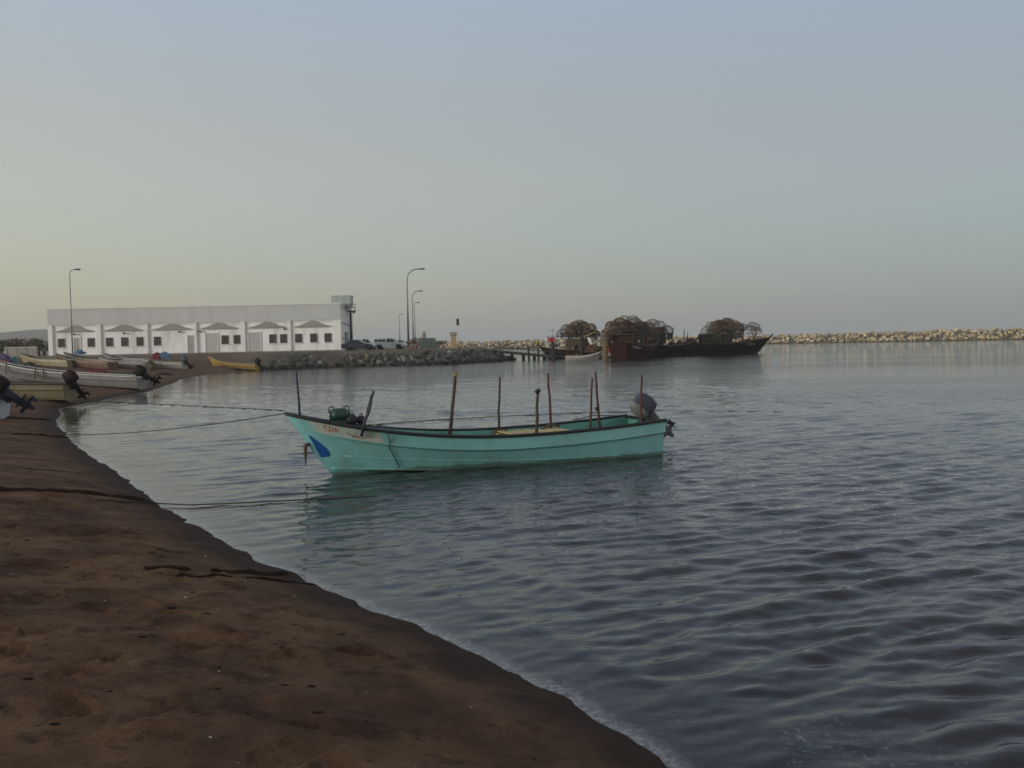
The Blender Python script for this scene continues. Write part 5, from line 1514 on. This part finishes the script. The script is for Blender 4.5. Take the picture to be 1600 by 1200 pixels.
Dred, _ = dhow('dark red dhow with white letters, nearest to the brown pile', 967, 561, 137, 60, 12, 4.6, M['dhowred'], roof=(.03, .40), roofz=3.55, posts=((.62, .3, 3.4, .4, .10), (.70, -.3, 2.6, -.2, .09), (.8, 0, 2.6, .5, .10)), zs=2.4, zm=1.75, letters=-1)
Dmid, _ = dhow('dark brown dhow wedged between the red one and the bow-on one', 1000, 558, 149, 30, 9, 4.0, M['dhowdark'], roof=(.02, .56), roofz=3.7, posts=((.50, .5, 2.9, .3, .10), (.62, -.4, 3.3, .5, .11), (.72, .2, 2.4, -.3, .09), (.44, -.2, 3.6, .6, .09)), zs=2.3, zm=1.6, zb=2.5)
Dfar, _ = dhow('black brown dhow with raked bow pointing at the open water', 1062, 554, 160, 1.5, 12.6, 4.4, M['dhowdark'], roof=(.28, .80), roofz=3.45, awn=(.82, .96, 3.35), posts=((.10, .3, 2.4, .3, .09), (.04, -.3, 2.8, .2, .09), (.97, 0, 1.4, .8, .10), (.85, .2, 2.8, .2, .07)), zs=2.0, zm=1.75, zb=2.7)
Dleft, _ = dhow('brown dhow with bare timber deck behind the small white skiff', 938, 557, 150, 176, 7.5, 3.6, M['dhowbrown'], roof=(.22, .70), roofz=3.0, posts=((.15, .2, 3.2, -1.2, .06), (.9, 0, 2.2, .3, .07)), zs=1.7, zm=1.3, zb=1.9)
traps_at('dome shaped wire fish trap stacked on the red dhow', 'fish traps on the red dhow',
         [(950, 524, 139, .95, 0), (960, 522, 138.5, 1.0, 0), (972, 521, 139.5, 1.05, 0), (984, 521, 140, 1.05, 0), (997, 521, 141, 1.05, 0), (1008, 522, 142, 1.0, 0), (956, 513, 139.5, .95, 0), (968, 510, 140, 1.0, 0), (979, 511, 140.5, 1.0, 0), (992, 511, 141, 1.1, 1), (1003, 513, 141.5, .95, 0), (975, 503.5, 140.2, .85, 1), (989, 505, 141, 1.0, 1), (948, 531, 138.5, .8, 0), (978, 528, 141.5, 1.0, 0), (990, 528, 142.5, 1.0, 0)])
traps_at('dome shaped wire fish trap stacked on the dark brown dhow', 'fish traps on the dark brown dhow',
         [(1010, 521, 150.5, 1.0, 0), (1021, 520.5, 151, 1.0, 0), (1032, 520, 152, .95, 0), (1008, 511.5, 151, .95, 1), (1019, 510.5, 151, 1.0, 1), (1030, 511.5, 152, .9, 1), (1041, 519.5, 152.5, .9, 1)])
traps_at('dome shaped wire fish trap stacked on the raked bow dhow', 'fish traps on the raked bow dhow',
         [(1106, 520, 161, 1.0, 1), (1117, 519.5, 160, 1.0, 0), (1128, 519, 161, 1.0, 0), (1140, 519, 160.5, 1.0, 0), (1150, 519, 161, 1.0, 0), (1113, 511, 161, 1.0, 1), (1124, 509, 160.5, 1.0, 0), (1136, 508.5, 161, 1.05, 0), (1147, 509.5, 160.5, 1.0, 1), (1159, 513, 161, .9, 1), (1172, 519, 161, .95, 1), (1181, 519, 161.5, .95, 1), (1177, 513, 161, 1.0, 1)])
traps_at('dome shaped wire fish trap stacked on the brown dhow', 'fish traps on the brown dhow',
         [(880, 526, 151, 1.0, 1), (892, 526, 150, 1.05, 0), (904, 526, 151, 1.05, 0), (916, 526, 150.5, 1.05, 0), (928, 525, 151, 1.0, 0), (886, 517, 151, 1.0, 1), (899, 515, 150.5, 1.0, 0), (911, 514, 151, 1.05, 0), (922, 517, 150.5, .95, 0), (905, 510, 151, .85, 1)])
heap('net_heap', 'dark net heap on the foredeck of the raked bow dhow', 'net', 1168, 538, 160, 2.4, 2.2, 1.0, M['netbrown'], 51, on=1.5)
heap('net_heap', 'black brown gear heaped at the stern of the raked bow dhow', 'net', 1080, 538, 160, 2.6, 2.2, 1.5, M['ropedark'], 52, on=1.3)
heap('net_heap', 'brown net heap amidships on the dark brown dhow', 'net', 1050, 540, 152, 2.0, 1.8, 1.1, M['netbrown'], 53, on=1.2)
heap('net_heap', 'dull gear heap against the dark brown dhow\'s bow', 'net', 1062, 540, 153, 1.6, 1.6, 1.3, M['netgreen'], 54, on=1.2)
# white cabin cruiser behind the gangway
p = Q(849, 553, 158)
cb = thing('cabin_boat', 'small white cabin boat with an open flybridge behind the gangway', 'boat', (p.x, 158, 0), R(4))
SC = Skiff(L=5.6, B=2.2, rake=.7, z_st=1.2, z_mid=1.2, z_bow=1.7); build_skiff(cb, SC, M['whitehull'], M['boatin'], M['whitetrim'], n=16, thwarts=(.2,))
MB().loft([[(x, s * w, z) for x, s, w in ((.6, -1, w1), (2.9 - .25 * k, -1, w1), (2.9 - .25 * k, 1, w1), (.6, 1, w1))] for k, (w1, z) in enumerate(((.9, 1.0), (.85, 1.7), (.75, 2.5)))]).build('cabin', M['whitetrim'], cb)
for s in (-1, 1): MB().box((1.7, s * .84, 2.05), (1.6, .04, .42)).build('cabin_window', M['glass'], cb)
bevel(MB().box((1.7, 0, 2.56), (2.7, 1.9, .12)).build('cabin_roof', M['whitetrim'], cb), .03, 1)
q = MB()
for x in (.7, 2.3):
    for s in (-1, 1): q.tube([(x, s * .7, 2.6), (x + .1, s * .65, 3.55)], .035, 5)
q.build('flybridge_frame', M['galv'], cb)
MB().box((1.6, 0, 3.6), (2.0, 1.5, .08)).build('flybridge_top', M['galv'], cb)
MB().tube([(1.6, 0, 3.6), (1.6, 0, 5.0)], .035, 5).build('antenna', M['galv'], cb)
MB().box((1.6, 0, 4.55), (.9, .06, .06)).build('crosstree', M['galv'], cb)
# small white skiff in front of the pontoon
p = Q(884, 560.5, 138)
sw_ = thing('white_skiff', 'small white skiff floating between the two dark piles and the brown one', 'boat', (p.x, 138, 0), R(2))
S2 = Skiff(L=4.6, B=1.6, rake=.6, z_st=.55, z_mid=.55, z_bow=1.15); build_skiff(sw_, S2, M['whitehull'], M['boatin'], M['whitetrim'], n=14, thwarts=(.2, .5), gr=.03)
heap('net_heap', 'red net heap on the stern of the small white skiff', 'net', 889, 556, 138, 1.2, 1.0, .55, M['netred'], 41, on=.35)
heap('net_heap', 'brown net heap amidships in the small white skiff', 'net', 901, 556, 138, 1.3, 1.0, .6, M['netbrown'], 42, on=.35)
heap('net_heap', 'orange brown net piled on the brown dhow\'s stern', 'net', 927, 551, 147.5, 2.6, 1.6, 1.1, M['dhowwood'], 43, on=1.0)
heap('net_heap', 'bright orange gear piled beside the brown pile', 'net', 953, 553, 138, 1.4, 1.0, .9, M['orange'], 44, on=.9)
for i, (px, py, Y, m, lab, cat) in enumerate(((840, 535, 144, 'yellowgreen', 'yellow green float hung on a post above the gangway', 'float'), (861.5, 531, 139.2, 'flagred', 'red cloth tied to the first dark mooring pile', 'cloth'))):
    p = Q(px, py, Y)
    r_ = thing('marker_float' if i == 0 else 'red_cloth', lab, cat, (p.x, Y - .1, p.z))
    if i == 0:
        MB().lathe([(.02, -.34), (.2, -.3), (.33, -.05), (.28, .22), (.05, .33)], n=10).build('ball', M[m], r_, smooth=True)
        MB().tube([(0, .1, -.3), (0, .1, -(p.z) + .3)], .05, 6).build('post', M['pile'], r_)
    else:
        q = MB(); q.loft([[(x, -.30 + .06 * math.sin(x * 9 + z * 4), z) for x in np.linspace(-.45, .45, 8)] for z in (.35, .1, -.15, -.35)], closed=False, cap0=False, cap1=False); q.build('cloth', M[m], r_)
        MB().tube([(-.3, -.25, .33), (.3, -.25, .33)], .03, 5).build('tie', M['ropetan'], r_)
# pale furled cloth and spar above the brown dhow
a = Q(918, 524, 148); b2 = Q(931, 518, 148)
sp2 = thing('furled_spar', 'pale slanting spar with hanging white cloth above the brown dhow', 'spar', a)
MB().tube([(0, 0, 0), (Q(900, 530, 148) - a), ], .06, 6).build('spar', M['palewood'], sp2); MB().tube([(0, 0, 0), b2 - a], .06, 6).build('spar', M['palewood'], sp2)
q = MB(); c = Q(920, 527, 147.8) - a; d = Q(925, 540, 147.8) - a
q.loft([[(p_.x + math.cos(t) * w, p_.y + math.sin(t) * w, p_.z) for t in np.linspace(0, 5.2, 6)] for p_, w in ((c, .18), (c.lerp(d, .4), .30), (c.lerp(d, .8), .22), (d, .08))]); q.build('cloth', M['whitetrim'], sp2)

# ------------------------------------------------------------------ the dusty air
hb = MB(); hb.box((0, 0, 32), (25000, 25000, 72))
hm_ = bpy.data.materials.new('dusty_air'); hm_.use_nodes = True
hn = hm_.node_tree.nodes; hn.clear()
ho = hn.new('ShaderNodeOutputMaterial'); pv = hn.new('ShaderNodeVolumePrincipled')
pv.inputs['Color'].default_value = (.86, .90, .90, 1); pv.inputs['Density'].default_value = 0.0003; pv.inputs['Anisotropy'].default_value = 0.2
hm_.node_tree.links.new(pv.outputs[0], ho.inputs['Volume'])
tag(hb.build('haze', hm_), 'thin dusty haze hanging over the harbour', 'haze', kind='stuff')
